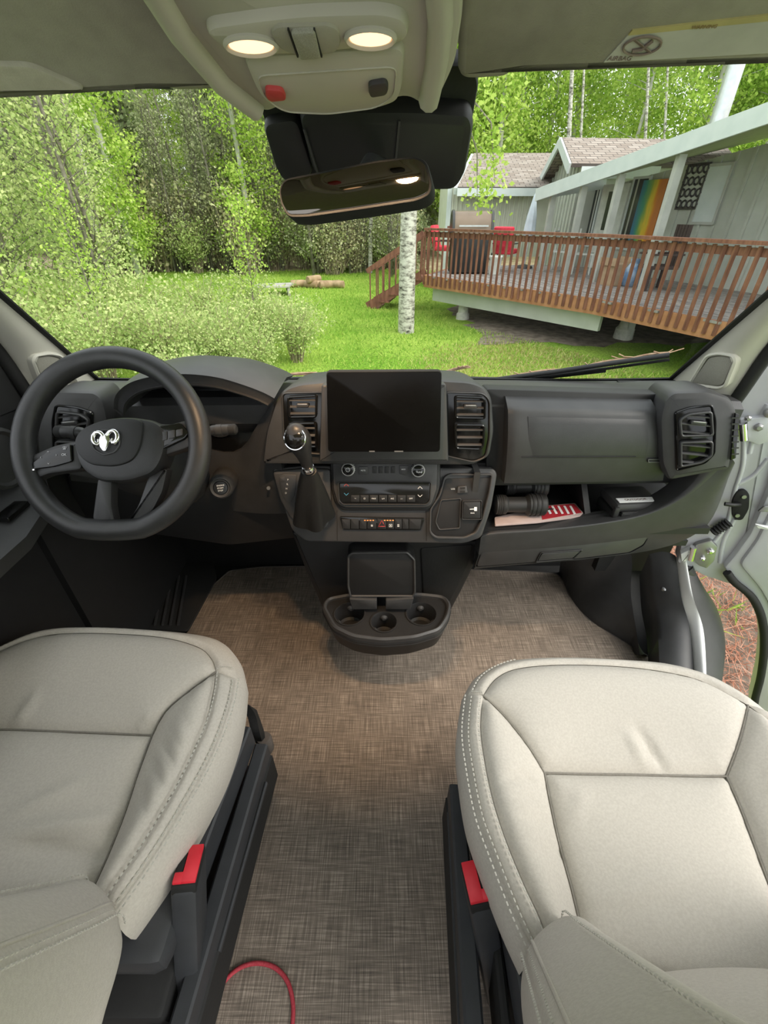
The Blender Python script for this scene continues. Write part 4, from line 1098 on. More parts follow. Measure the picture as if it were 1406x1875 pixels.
sw = plate('switch_panel', op, [(492, 30), (505, 18), (600, 14), (620, 24), (624, 55), (612, 70), (545, 76), (510, 62)], .004, .013, 'visor_cloth', lu, r=.01, bev=.003)
plate('centre_switch', op, [(530, 20), (575, 17), (586, 70), (548, 73)], .012, .017, 'grille_mesh', sw, r=.004, bev=.002)
for x0, x1 in ((526, 544), (574, 588)):
    bar('switch_gap', op.w(*op.at(x0, 18), .0135), op.w(*op.at(x1, 72), .0135), .0015, .002, 'rubber', sw)

# sensor cover on the glass
sc_ = empty('sensor_cover', P(670, 320, y=.86), 'black sensor cover behind the rear-view mirror on the windscreen', 'sensor cover')
sp_ = PL(P(670, 250, y=.86), -42, 0)
plate('shroud', sp_, [(466, 190), (478, 205), (505, 300), (520, 325), (600, 336), (836, 333), (848, 318), (860, 250), (878, 150), (860, 120), (480, 120)], -.03, 0, 'rubber', sc_, r=.012, bev=.006)
plate('camera_box', sp_, [(545, 175), (760, 175), (858, 182), (866, 205), (850, 300), (832, 326), (640, 330), (575, 300)], -.005, .03, 'dash_dark', sc_, r=.02, bev=.012)
plate('side_cover', sp_, [(480, 212), (545, 200), (575, 300), (560, 322), (520, 320), (505, 295)], -.005, .018, 'dash_dark', sc_, r=.015, bev=.008)
for a, b in (((558, 205), (586, 298)), ((731, 190), (722, 290))):
    bar('seam', sp_.w(*sp_.at(*a), .031), sp_.w(*sp_.at(*b), .031), .003, .003, 'dash', sc_)

rm = empty('rear_view_mirror', P(650, 340, y=.70), 'dark rear-view mirror reflecting the two warm lamps', 'mirror')
rp = PL(P(650, 340, y=.70), 19, -15)
out = [(509, 345), (520, 326), (590, 312), (690, 292), (760, 284), (782, 294), (792, 335), (788, 356), (765, 368), (660, 384), (560, 398), (526, 398), (512, 372)]
plate('shell', rp, out, -.028, 0.0, 'rubber', rm, r=.008, bev=.003)
mat('mirror_glass', (.17, .15, .13), .03, 1.0, scale=3)
mo = inset(rnd(rp.pts(out)[::-1] if area2(rp.pts(out)) < 0 else rp.pts(out), .008), .0035)
V, Fc = plate_vf(rp, mo, -.002, .001, .0005); mesh('mirror_glass', V, Fc, 'mirror_glass', rm, 30)
tube('stalk', [rp.w(0, .01, -.02), rp.w(0.0, .05, -.06), rp.w(.0, .07, -.12)], .012, 'rubber', rm, 10)

# ------------------------------------------------------------------ dashboard
mat('knob_silver', (.60, .60, .60), .4, .3, scale=30); mat('screen_black', (.003, .003, .003), .25, scale=10, spec=.12); mat('slat_grey', (.09, .09, .093), .45, scale=30)
db = empty('dashboard', (0, 1.0, 0), 'black van dashboard with centre stack, glove box and open shelf', 'dashboard')
# top pad, full width
secs = []
for i in range(33):
    s = -1 + 2 * i / 32; x = s * .865; yb = 1.41 - .145 * abs(s) ** 2.2; e = abs(s) ** 3
    yf = 1.035 - .03 * abs(s) ** 4
    secs.append([Vector((x, yb, .80)), Vector((x, yb, .858 + .045 * e)), Vector((x, yb - .06, .872 + .045 * e)), Vector((x, (yb + yf) / 2, .903 + .02 * e)), Vector((x, yf + .07, .921)), Vector((x, yf + .02, .921)), Vector((x, yf, .908)), Vector((x, yf - .002, .86)), Vector((x, 1.10, .80))])
loft('top_pad', secs, 'dash', db, smooth=30)
dp = PL((0, 1.0, .80), 10, 0)
dp2 = PL((0, 1.02, .80), 8, 0)
# passenger fascia behind the airbag panel, and its backing
plate('passenger_fascia', dp2, [(890, 712), (1225, 722), (1240, 885), (890, 890)], -.06, 0, 'dash_dark', db, r=.01, bev=.004)
def bulge(s, t):
    e = min(s, 1 - s); k = 1 - math.exp(-e / .02)
    return (.035 * math.sin(math.pi * min(1, t * .85 + .12)) ** .8 - .03 * max(0, .12 - t) / .12) * (.75 + .25 * k)
ab = patch('airbag_panel', dp, (927, 727), (1196, 733), (1212, 879), (922, 884), 'dash', db, bulge, 40, 24, .03)
def bul2(s, t): return bulge(.12 + .78 * s, .22 + .50 * t) + .0025 * min(1, min(s, 1 - s, t, 1 - t) / .06)
patch('airbag_pad', dp, (960, 758), (1170, 763), (1177, 836), (960, 836), 'dash_soft', ab, bul2, 20, 14, .0)
lnp = lambda px, py, h: dp.w(*dp.at(px, py, h), h)
tube('airbag_seam', [lnp(955 + k * 11, 837 - k * .05, .0335) for k in range(20)], .0012, 'rubber', ab, 5)
frame('airbag_badge', dp, [(1173, 833), (1197, 833), (1197, 839), (1173, 839)], .001, .028, .036, 'matt_metal', ab, r=.0, bev=.0003)
plate('badge_face', dp, [(1173, 833), (1197, 833), (1197, 839), (1173, 839)], .02, .0345, 'dash_dark', ab, bev=0)
# curved joint line on the top pad
tube('top_seam', [Vector((.27, 1.07, .923)), Vector((.5, 1.078, .9225)), Vector((.66, 1.07, .923)), Vector((.74, 1.045, .920))], .0018, 'rubber', db, 5)

# ---- open shelf on the passenger side
def Y(l): return [P(a, b, y=c) for a, b, c in l]
lip = Y([(884, 978, .955), (905, 972, .955), (1000, 966, .955), (1100, 955, .955), (1180, 938, .955), (1240, 908, .95), (1278, 870, .945), (1296, 830, .94)])
lip_out = Y([(880, 985, .945), (905, 981, .945), (1000, 974, .945), (1100, 962, .945), (1185, 945, .945), (1250, 915, .94), (1305, 870, .935), (1336, 835, .93)])
bot = Y([(868, 1042, 1.00), (905, 1038, 1.00), (1000, 1030, 1.0), (1080, 1022, 1.0), (1180, 1010, 1.0), (1250, 990, .99), (1302, 952, .97), (1342, 850, .945)])
sh = strip('shelf_lip', lip, lip_out, 'dash', db, 30, (0, -.004, .004), (0, .06, -.01))
strip('lower_fascia', lip_out, bot, 'dash', db, 30, (0, -.012, 0), (0, .05, 0))
zs = .592
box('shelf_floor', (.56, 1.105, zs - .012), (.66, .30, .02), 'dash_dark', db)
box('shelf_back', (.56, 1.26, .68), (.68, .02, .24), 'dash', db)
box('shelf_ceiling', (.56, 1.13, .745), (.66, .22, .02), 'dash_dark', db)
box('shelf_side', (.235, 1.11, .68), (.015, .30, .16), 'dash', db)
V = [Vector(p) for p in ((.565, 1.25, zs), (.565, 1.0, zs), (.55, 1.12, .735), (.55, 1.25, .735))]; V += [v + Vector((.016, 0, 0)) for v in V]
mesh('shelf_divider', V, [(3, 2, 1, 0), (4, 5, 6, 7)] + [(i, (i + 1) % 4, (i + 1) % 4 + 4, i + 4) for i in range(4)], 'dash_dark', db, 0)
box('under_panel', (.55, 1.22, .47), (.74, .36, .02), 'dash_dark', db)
# glove box door
gp_ = PL(P(1000, 1005, y=.962), 4, 0)
gd = plate('glovebox_door', gp_, [(884, 1000), (1010, 992), (1120, 983), (1190, 973), (1176, 996), (1150, 1010), (1060, 1021), (872, 1036)], -.04, .006, 'dash', db, r=.008, bev=.004)
frame('door_gap', gp_, [(881, 997), (1010, 989), (1120, 980), (1194, 970), (1178, 999), (1152, 1013), (1060, 1024), (868, 1039)], .003, -.02, .004, 'rubber', gd, r=.008, bev=.0005)
frame('handle_rim', gp_, [(988, 1008), (1066, 1003), (1048, 1021), (978, 1027)], .003, .004, .010, 'dash_dark', gd, r=.006, bev=.001)
plate('handle', gp_, [(991, 1010), (1062, 1005), (1046, 1019), (983, 1024)], .0, .009, 'dash', gd, r=.005, bev=.002)

# ---- vents
def vent(pl, q, m_rim, parent, rows=3, tab=True, rr=.008, h=.016):
    pts = pl.pts(q); 
    if area2(pts) < 0: pts = pts[::-1]
    rp_ = rnd(pts, rr, 3)
    V, Fc = frame_vf(pl, rp_, inset(rp_, .005), 0, h, .002); v = mesh('vent', V, Fc, m_rim, parent, 40)
    V, Fc = plate_vf(pl, inset(rp_, .003), -.004, .0015, 0); mesh('vent_back', V, Fc, 'rubber', v, 0)
    us = [p[0] for p in pts]; vs = [p[1] for p in pts]; u0, u1, v0_, v1 = min(us) + .005, max(us) - .005, min(vs), max(vs)
    for k in range(rows):
        vv = v0_ + (v1 - v0_) * (k + .75) / (rows + .5)
        # clip slat to the outline
        xs = []
        for i in range(len(rp_)):
            a, b = rp_[i], rp_[(i + 1) % len(rp_)]
            if (a[1] > vv) != (b[1] > vv): xs.append(a[0] + (b[0] - a[0]) * (vv - a[1]) / (b[1] - a[1]))
        if len(xs) < 2: continue
        a, b = min(xs) + .005, max(xs) - .005
        Vv = [pl.w(x, vv + dv, hh) for x in (a, b) for dv, hh in ((-.0012, .002), (-.0030, .0125), (-.0010, .0135), (.0012, .003))]
        mesh('slat', Vv, [(0, 1, 2, 3), (7, 6, 5, 4), (0, 4, 5, 1), (1, 5, 6, 2), (2, 6, 7, 3), (3, 7, 4, 0)], 'slat_grey', v, 0)
    if tab:
        c = (u0 + u1) / 2; vv = v0_ + (v1 - v0_) * .55; w = (u1 - u0) * .22
        plate('vent_tab', pl, [(c - w, vv - .003), (c + w, vv - .003), (c + w, vv + .005), (c - w, vv + .005)], .008, .0175, 'dash_soft', v, r=.002, bev=.001, raw=True)
        plate('tab_highlight', pl, [(c - w * .8, vv + .002), (c + w * .8, vv + .002), (c + w * .8, vv + .005), (c - w * .8, vv + .005)], .010, .0185, 'matt_metal', v, r=.001, bev=.0005, raw=True)
    return v

# end pods (passenger, and the driver's as its mirror)
for side in (1, -1):
    f = (lambda l: l) if side > 0 else (lambda l: [(1406 - a, b) for a, b in l])
    c = P(1280, 800, y=.935); c = Vector((c.x * side, c.y, c.z))
    pp = PL(c, 8, -14 * side)
    pod_ = plate('end_pod', pp, f([(1212, 850), (1208, 770), (1216, 735), (1232, 718), (1300, 716), (1338, 728), (1352, 752), (1348, 800), (1338, 862), (1300, 868), (1226, 882)]), -.14, 0, 'dash', db, r=.012, bev=.014)
    frame('pod_bezel', pp, f([(1233, 754), (1262, 744), (1304, 740), (1310, 770), (1308, 830), (1290, 848), (1236, 862)]), .004, -.002, .008, 'piano', pod_, r=.008, bev=.002)
    plate('pod_black', pp, f([(1235, 756), (1262, 746), (1302, 742), (1308, 770), (1306, 829), (1288, 846), (1238, 859)]), -.002, .004, 'piano', pod_, r=.008, bev=.001)
    for q in ([(1239, 766), (1256, 755), (1300, 750), (1303, 796), (1242, 798)], [(1241, 806), (1302, 804), (1301, 832), (1282, 845), (1241, 853)]):
        vent(pp, f(q), 'dash', pod_, 3, q[0][1] < 800)
    # demister slot at the outer end
    sl = plate('demist_slot', pp, f([(1345, 756), (1352, 758), (1346, 838), (1336, 842)]), -.002, .004, 'piano', pod_, r=.001, bev=.001)
    for k in range(7):
        a, b = pp.at(1406 - 1338 if side < 0 else 1338, 765 + k * 11), pp.at(1406 - 1351 if side < 0 else 1351, 764 + k * 11)
        bar('slot_rib', pp.w(*a, .004), pp.w(*b, .004), .002, .003, 'dash', sl)
box('end_block', (.74, 1.15, .84), (.14, .2, .12), 'rubber', db); box('end_block', (-.74, 1.15, .84), (.14, .2, .12), 'rubber', db)

# ---- centre stack
sp1 = PL((0, .965, .90), 10, 0)
hood = plate('stack_hood', sp1, [(478, 852), (486, 790), (503, 735), (520, 712), (548, 703), (620, 696), (790, 695), (862, 699), (889, 709), (902, 730), (906, 790), (898, 838), (866, 854)], -.20, 0, 'dash', db, r=.015, bev=.014)
for q in ([(516, 718), (596, 716), (596, 832), (566, 830), (532, 824), (519, 800)], [(813, 716), (884, 718), (897, 732), (897, 800), (890, 836), (866, 846), (813, 834)]):
    plate('vent_bezel', sp1, q, -.002, .004, 'piano', hood, r=.012, bev=.002)
    frame('bezel_rim', sp1, q, .0035, -.002, .009, 'dash_soft', hood, r=.012, bev=.002)
for q, tb_ in (([(527, 724), (583, 721), (582, 763), (530, 764)], 1), ([(529, 772), (582, 771), (582, 818), (534, 813)], 0), ([(830, 723), (883, 725), (888, 733), (887, 766), (831, 765)], 1), ([(830, 774), (886, 775), (885, 812), (878, 822), (832, 820)], 0)):
    vent(sp1, q, 'piano', hood, 3, tb_)
# centre pillar behind the screen
plate('screen_mount', sp1, [(592, 700), (814, 699), (818, 838), (588, 838)], -.02, .035, 'dash', hood, r=.006, bev=.006)
tp = PL(P(703, 752, y=.895), 7, 0)
ts = empty('touchscreen', P(703, 828, y=.895), 'large black switched-off touchscreen standing proud of the dashboard', 'screen')
scr = [(597, 681), (602, 679), (804, 678), (809, 681), (806, 826), (802, 829), (604, 829), (600, 827)]
plate('casing', tp, [(597, 680), (809, 679), (806, 828), (600, 828)], -.02, -.001, 'rubber', ts, r=.008, bev=.002)
plate('glass_face', tp, [(598, 681), (808, 680), (805, 827), (601, 827)], -.003, .0015, 'screen_black', ts, r=.008, bev=.001)
for a, b in ((676, 686), (722, 738)): plate('lower_key', tp, [(a, 825), (b, 825), (b, 827), (a, 827)], 0, .0022, 'matt_metal', ts, bev=0)

# middle body below the hood
mp_ = PL(P(703, 915, y=.955), 20, 0)
mid_b = plate('stack_body', mp_, [(498, 858), (560, 852), (905, 858), (911, 868), (900, 930), (882, 985), (850, 996), (560, 992), (534, 972), (516, 920)], -.16, 0, 'dash', db, r=.012, bev=.006)
plate('climate_surround', mp_, [(604, 836), (806, 836), (806, 890), (796, 920), (784, 934), (626, 934), (612, 918), (606, 890)], -.02, .012, 'dash_dark', mid_b, r=.012, bev=.008)
cl = plate('climate_panel', mp_, [(610, 834), (800, 834), (798, 893), (788, 922), (778, 926), (632, 926), (620, 920), (612, 893)], .0, .020, 'dash', mid_b, r=.008, bev=.003)
for (cx, cy) in ((638, 858), (765, 860)):
    u, v = mp_.at(cx, cy, .02)
    kb = lathe('knob', [(.0175, .018), (.0175, .026), (.0165, .036), (.0150, .038), (.0135, .037)], mp_.w(u, v), mp_.n, 'knob_silver', cl, 28)
    lathe('knob_face', [(.0138, .030), (.0138, .0385), (.011, .0405)], mp_.w(u, v), mp_.n, 'piano', kb, 28)
    for q in range(24):
        a = q * math.pi / 12
        bar('knurl', mp_.w(u + .0176 * math.cos(a), v + .0176 * math.sin(a), .022), mp_.w(u + .0170 * math.cos(a), v + .0170 * math.sin(a), .035), .002, .0012, 'dash', kb)
    if cx < 700: tube('dial_mark', [mp_.w(u + .005 * math.cos(a), v + .005 * math.sin(a), .041) for a in [k * math.pi / 6 for k in range(12)]], .0006, 'print_white', kb, 4, True)
    else: text('dial_mark', 'TUNE', mp_, cx, cy, .006, 'print_white', kb, .0415)
H2 = .0215
plate('mute_button', mp_, [(657, 852), (674, 852), (674, 866), (657, 866)], .018, .0225, 'dash_soft', cl, r=.003, bev=.001)
text('button_print', 'MUTE', mp_, 665.5, 859, .0045, 'print_white', cl, .0232)
plate('browse_button', mp_, [(730, 850), (748, 850), (744, 868), (732, 866)], .018, .0225, 'dash_soft', cl, r=.003, bev=.001)
text('button_print', 'BACK', mp_, 738, 857, .004, 'print_white', cl, .0232)
for k in range(4): plate('dark_key', mp_, [(682 + k * 11, 852), (690 + k * 11, 852), (690 + k * 11, 864), (682 + k * 11, 864)], .018, .0215, 'dash_dark', cl, r=.002, bev=.0008)
ds = plate('climate_display', mp_, [(622, 881), (786, 881), (784, 912), (778, 918), (630, 918), (624, 912)], .018, .024, 'piano', cl, r=.005, bev=.0015)
frame('display_rim', mp_, [(620, 879), (788, 879), (786, 913), (779, 920), (629, 920), (622, 913)], .0018, .018, .0265, 'dash_soft', cl, r=.005, bev=.0008)
mat('print_red', (.45, .04, .03), .6); mat('print_blue', (.05, .30, .45), .6); mat('orange_glow', (.9, .35, .1), .5)
def chevron(px, py, d, m, par):
    tube('arrow', [mp_.w(*mp_.at(px - 4, py + 2 * d, .025), .025), mp_.w(*mp_.at(px, py - 2 * d, .025), .025), mp_.w(*mp_.at(px + 4, py + 2 * d, .025), .025)], .0008, m, par, 4)
chevron(634, 888, 1, 'print_red', ds); chevron(634, 905, -1, 'print_blue', ds); chevron(769, 893, 1, 'print_white', ds); chevron(769, 908, -1, 'print_white', ds)
for k in range(8):
    x = 644 + k * 16.6
    if k < 7:
        kk = plate('climate_key', mp_, [(x, 903), (x + 15, 903), (x + 15, 915), (x, 915)], .02, .0255, 'dash_dark', ds, r=.001, bev=.0006)
        text('key_print', ['\u2933', '\u25a2', 'MAX', '\u2198\u2197', 'A/C', '\u25ad', 'OFF'][k], mp_, x + 7.5, 909, .0052, 'print_white', kk, .0262)
# button strip
bs = plate('switch_strip', mp_, [(622, 945), (777, 948), (770, 970), (628, 969)], -.002, .006, 'piano', mid_b, r=.004, bev=.0015)
xs_ = [625, 642, 658, 672, 690, 708, 722, 736, 748, 772]
for k in range(9):
    a, b = xs_[k] + .8, xs_[k + 1] - .8
    kb = plate('rocker_key', mp_, [(a, 949), (b, 949.5), (b - (3 if k == 8 else 0), 967), (a + (3 if k == 0 else 0), 966.5)], .004, .0085, 'dash_dark', bs, r=.0015, bev=.0008)
    if k == 4:
        q = [mp_.w(*mp_.at(x, y, .009), .009) for x, y in ((699, 953), (705, 964), (693, 964))]
        tube('hazard_triangle', [q[0], (q[0] + q[1]) / 2, q[1], (q[1] + q[2]) / 2, q[2], (q[2] + q[0]) / 2], .0011, 'red_button', kb, 4, True)
    if k in (3, 5, 6):
        text('key_print', {3: '\u2261', 5: '\u25a3', 6: '\u2263'}[k], mp_, (a + b) / 2, 961, .011, 'print_white', kb, .0092)
    if k in (3, 5):
        for j in range(4): plate('status_light', mp_, [(a - 6 + j * 5, 950.3), (a - 3 + j * 5, 950.3), (a - 3 + j * 5, 952), (a - 6 + j * 5, 952)], .008, .0093, 'orange_glow', bs, bev=0)
for x, y0, y1 in ((617, 935, 990), (780, 936, 990)):
    bar('seam', mp_.w(*mp_.at(x, y0), .0005), mp_.w(*mp_.at(x + 1, y1), .0005), .0012, .002, 'rubber', mid_b)
# pocket with usb socket and rear key switch
pk = frame('pocket_rim', mp_, [(786, 930), (803, 905), (812, 872), (822, 866), (902, 866), (897, 900), (884, 950), (872, 975), (850, 985), (796, 984), (785, 974)], .005, -.004, .012, 'dash', mid_b, r=.01, bev=.004)
plate('pocket_floor', mp_, [(790, 930), (806, 907), (816, 876), (898, 874), (893, 900), (880, 950), (868, 972), (848, 981), (798, 980), (789, 972)], -.002, .002, 'dash_dark', mid_b, r=.008, bev=.001)
frame('pocket_divider', mp_, [(806, 914), (844, 911), (842, 967), (803, 970), (796, 955)], .003, 0, .007, 'dash', mid_b, r=.006, bev=.001)
us = plate('usb_socket', mp_, [(837, 890), (853, 888), (855, 901), (836, 902)], .001, .010, 'dash', mid_b, r=.002, bev=.0015)
for k in (0, 1): plate('usb_port', mp_, [(841, 891 + k * 6), (850, 890.5 + k * 6), (850, 894 + k * 6), (841, 894.5 + k * 6)], .008, .0108, 'rubber', us, bev=0)
text('usb_print', 'USB', mp_, 829, 895, .006, 'print_white', us, .003)
ks = plate('key_switch', mp_, [(847, 917), (878, 916), (878, 947), (846, 947)], .0, .014, 'dash_dark', mid_b, r=.003, bev=.002)
frame('key_switch_rim', mp_, [(845, 915), (880, 914), (880, 949), (844, 949)], .0018, 0, .0155, 'dash_soft', ks, r=.003, bev=.0008)
bar('key_print', mp_.w(*mp_.at(858, 930), .0148), mp_.w(*mp_.at(868, 929.5), .0148), .002, .0008, 'print_white', ks, mp_.n)
plate('key_head', mp_, [(866, 926), (871, 926), (871, 933), (866, 933)], .013, .015, 'print_white', ks, bev=0)
text('key_print', 'REAR', mp_, 863, 937, .0045, 'print_white', ks, .0148)
# shifter plinth
pn = plate('shifter_plinth', mp_, [(500, 862), (560, 856), (606, 858), (608, 930), (600, 966), (566, 970), (532, 946), (514, 915)], -.01, .010, 'dash', mid_b, r=.01, bev=.006)
plate('gate_plate', mp_, [(511, 872), (520, 866), (545, 868), (541, 905), (534, 918), (524, 915), (517, 900)], .008, .012, 'dash_soft', pn, r=.006, bev=.001)
plate('park_badge', mp_, [(514, 872), (524, 871), (525, 881), (515, 881)], .011, .0135, 'dash', pn, r=.001, bev=.0006)
for k, t_ in enumerate('PRND'):
    text('gear_print', t_, mp_, 529 - k * 1.2, 877 + k * 8, .0062, 'print_white', pn, .0128)
# lower console
lp = PL(P(703, 1050, y=1.02), -4, 0)
lc = plate('lower_console', lp, [(532, 975), (880, 992), (872, 1030), (845, 1085), (826, 1120), (815, 1150), (604, 1150), (588, 1112), (560, 1050)], -.12, 0, 'dash_dark', db, r=.015, bev=.012)
plate('console_cheek', lp, [(770, 1003), (866, 996), (858, 1030), (825, 1100), (800, 1100), (775, 1090)], 0, .004, 'rubber', lc, r=.01, bev=.003)
# document clip / flip tray
cp = PL(P(697, 1050, y=.955), 6, 0)
cb_ = plate('clip_board', cp, [(636, 1015), (644, 1009), (746, 1008), (760, 1022), (761, 1078), (757, 1088), (640, 1088), (636, 1070)], -.05, .006, 'dash_dark', db, r=.006, bev=.004)
frame('clip_frame', cp, [(636, 1015), (644, 1009), (746, 1008), (760, 1022), (761, 1082), (757, 1090), (640, 1090), (636, 1070)], .006, -.01, .010, 'dash', cb_, r=.006, bev=.002)
for q in ([(640, 1090), (690, 1092), (690, 1109), (646, 1109)], [(706, 1092), (757, 1089), (751, 1109), (706, 1109)]):
    plate('clip_tab', cp, q, -.002, .018, 'dash', cb_, r=.003, bev=.003)

# cup holder tray
ct = empty('cup_holder', (0.01, .9, .0), 'black triple cup holder tray projecting from the console foot', 'cup holder')
hp = PL((0, 0, .30), 90, 0)
trp = rnd(hp.pts([(588, 1108), (598, 1092), (640, 1084), (770, 1083), (814, 1088), (827, 1104), (822, 1128), (806, 1152), (760, 1166), (700, 1171), (645, 1164), (608, 1146)]), .02, 4)
if area2(trp) < 0: trp = trp[::-1]
cx0 = sum(p[0] for p in trp) / len(trp); cy0 = max(p[1] for p in trp)
def sc2(k, kv=None): return [(cx0 + (p[0] - cx0) * k, cy0 + (p[1] - cy0) * (kv or k)) for p in trp]
V, Fc = frame_vf(hp, trp, inset(trp, .012), -.035, 0, .005); mesh('rim', V, Fc, 'dash', ct, 40)
n = len(trp); V = []
for k, h in ((1.0, -.018), (1.012, -.024), (1.0, -.03), (.94, -.085), (.84, -.112), (.6, -.118)): V += [hp.w(q[0], q[1], h) for q in sc2(k)]
Fc = [(i * n + a, (i + 1) * n + a, (i + 1) * n + (a + 1) % n, i * n + (a + 1) % n) for i in range(5) for a in range(n)] + [tuple(range(5 * n, 6 * n))]
mesh('tray_shell', V, Fc, 'dash_dark', ct, 40)
cups = [(*hp.at(640, 1119), .047), (*hp.at(703, 1134), .040), (*hp.at(772, 1119), .047)]
pin = [Vector(p) for p in inset(trp, .010)]; ed_ = [(i, (i + 1) % len(pin)) for i in range(len(pin))]
for u, v, rr in cups:
    k0 = len(pin); pin += [Vector((u + rr * math.cos(a), v + rr * math.sin(a))) for a in [k * math.pi / 14 for k in range(28)]]; ed_ += [(k0 + k, k0 + (k + 1) % 28) for k in range(28)]
rr_ = delaunay_2d_cdt(pin, ed_, [], 1, 1e-6)
fcs = [tuple(f) for f in rr_[2] if all((sum((rr_[0][i] for i in f), Vector((0, 0))) / len(f) - Vector((u, v))).length > r0 * .985 for u, v, r0 in cups)]
mesh('tray_deck', [hp.w(p.x, p.y, -.012) for p in rr_[0]], fcs, 'dash_dark', ct, 0)
for u, v, rr in cups:
    V, Fc = lathe_vf([(rr + .002, -.0115), (rr + .002, -.009), (rr - .002, -.009), (rr - .004, -.014), (rr - .007, -.070), (rr - .014, -.076), (.004, -.076)], hp.w(u, v), (0, 0, 1), 28); cr_ = mesh('cup_well', V, Fc[:-2] + Fc[-1:], 'dash_dark', ct, 40)
    for k in range(3):
        a = math.pi / 2 + k * 2.1; lathe('cup_grip', [(.005, -.006), (.012, 0), (.005, .006)], hp.w(u + (rr - .008) * math.cos(a), v + (rr - .008) * math.sin(a), -.030), (math.cos(a), math.sin(a), 0), 'dash', cr_, 10)

# ---- driver side
bn = empty('instrument_binnacle', (-.46, 1.05, .8), 'black instrument cluster hood behind the steering wheel', 'instrument cluster')
arch = [(210, 748), (213, 724), (232, 704), (262, 692), (305, 685), (350, 684), (400, 690), (445, 703), (482, 717), (503, 728)]
fr_ = Y([(a, b, .955) for a, b in arch]); secs = []
N = len(fr_)
fo = crom(fr_, 5)
cxa = Vector((-.46, 0, .80))
def ringsec(y, k, dz, th):
    o_, i_ = [], []
    for p in fo:
        q = Vector((cxa.x + (p.x - cxa.x) * k, y, cxa.z + (p.z - cxa.z) * k + dz)); o_.append(q)
        d = (Vector((cxa.x, y, cxa.z - .05)) - q).normalized(); i_.append(q + d * th)
    return o_ + i_[::-1]
loft('hood', [ringsec(.957, .985, -.006, .020), ringsec(.950, 1.0, 0, .024), ringsec(.99, 1.015, .003, .022), ringsec(1.10, 1.0, .0, .02), ringsec(1.24, .95, -.03, .02)], 'dash', bn, smooth=45)
ip = PL((-.46, 1.09, .86), 12, 0)
plate('gauge_face', ip, [(205, 745), (250, 700), (340, 690), (440, 705), (500, 735), (490, 850), (215, 850)], -.02, 0, 'piano', bn, r=.01, bev=.002)
plate('gauge_display', ip, [(266, 735), (345, 728), (352, 770), (268, 775)], 0, .004, 'dash_dark', bn, r=.004, bev=.001)
for px in (245, 400): 
    u, v = ip.at(px, 765); lathe('gauge_ring', [(.05, 0), (.05, .008), (.046, .010), (.044, .004)], ip.w(u, v), ip.n, 'dash', bn, 28)
tube('hood_hinge', [ip.w(*ip.at(215, 742), .09), ip.w(*ip.at(232, 738), .09)], .012, 'dash', bn, 10)
# driver fascia and knee panel
kp = PL((0, 1.02, .70), 4, 0)
strip('driver_fascia', Y([(120, 760, 1.03), (300, 800, 1.06), (425, 830, 1.06), (470, 780, 1.02), (500, 735, .985)]), Y([(130, 880, 1.03), (300, 900, 1.06), (400, 930, 1.06), (470, 940, 1.03), (530, 940, .985)]), 'dash', db, 24, (0, -.01, 0), (0, .06, 0))
plate('knee_panel', PL((0, 1.05, .6), -6, 0), [(120, 870), (545, 900), (555, 985), (420, 1000), (140, 960)], -.05, 0, 'dash_dark', db, r=.02, bev=.01)
lathe('knee_screw', [(.005, 0), (.005, .004)], P(492, 893, y=.99), (0, -1, .1), 'matt_metal', db, 10)

# ---- steering column
co = empty('steering_column', (-.47, .95, .75), 'steering column shroud with two control stalks and push-button starter', 'steering column')
WC = P(205, 815, y=.76); wp = PL(WC, 35, 0)
loft('shroud', [[wp.w(r * math.cos(a) * 1.05, r * math.sin(a) - .015 + dv, h) for a in [k * math.pi / 10 for k in range(20)]] for r, h, dv in ((.055, -.05, 0), (.07, -.07, 0), (.075, -.16, -.01), (.08, -.26, -.02))], 'dash_dark', co)
for nm, l, w in (('indicator_stalk', [(175, 800), (150, 793), (105, 790)], .012), ('wiper_stalk', [(350, 800), (390, 788), (430, 786)], .011)):
    pts = [wp.w(*wp.at(a, b, -.08), -.08) for a, b in l]
    s_ = tube(nm, crom(pts, 5), [w * .7] * 5 + [w] * 5 + [w * .95], 'dash_soft', co, 12)
    lathe('stalk_collar', [(w * 1.12, -.006), (w * 1.12, .006)], pts[1].lerp(pts[2], .3), pts[2] - pts[1], 'dash', s_, 14)
    lathe('stalk_cap', [(w * 1.02, -.012), (w * 1.02, .001), (w * .7, .004)], pts[2], pts[2] - pts[1], 'rubber', s_, 14)
sb = P(404, 893, y=.93); sax = Vector((.25, -1, .35)).normalized()
lathe('starter_barrel', [(.034, -.14), (.031, -.02), (.028, .0), (.024, .004), (.020, 0)], sb, sax, 'dash', co, 28)
stb = lathe('start_button', [(.018, -.004), (.018, .001), (.016, .003)], sb, sax, 'piano', co, 24)
spl = PL(sb, math.degrees(math.asin(sax.z)), math.degrees(math.atan2(sax.x, -sax.y)))
for k, t_ in enumerate(('ENGINE', 'START', 'STOP')):
    u_, v_ = 0, 0
    text('start_print', t_, spl, 404, 888.5 + k * 4.8, .0052, 'print_white', stb, .0036)

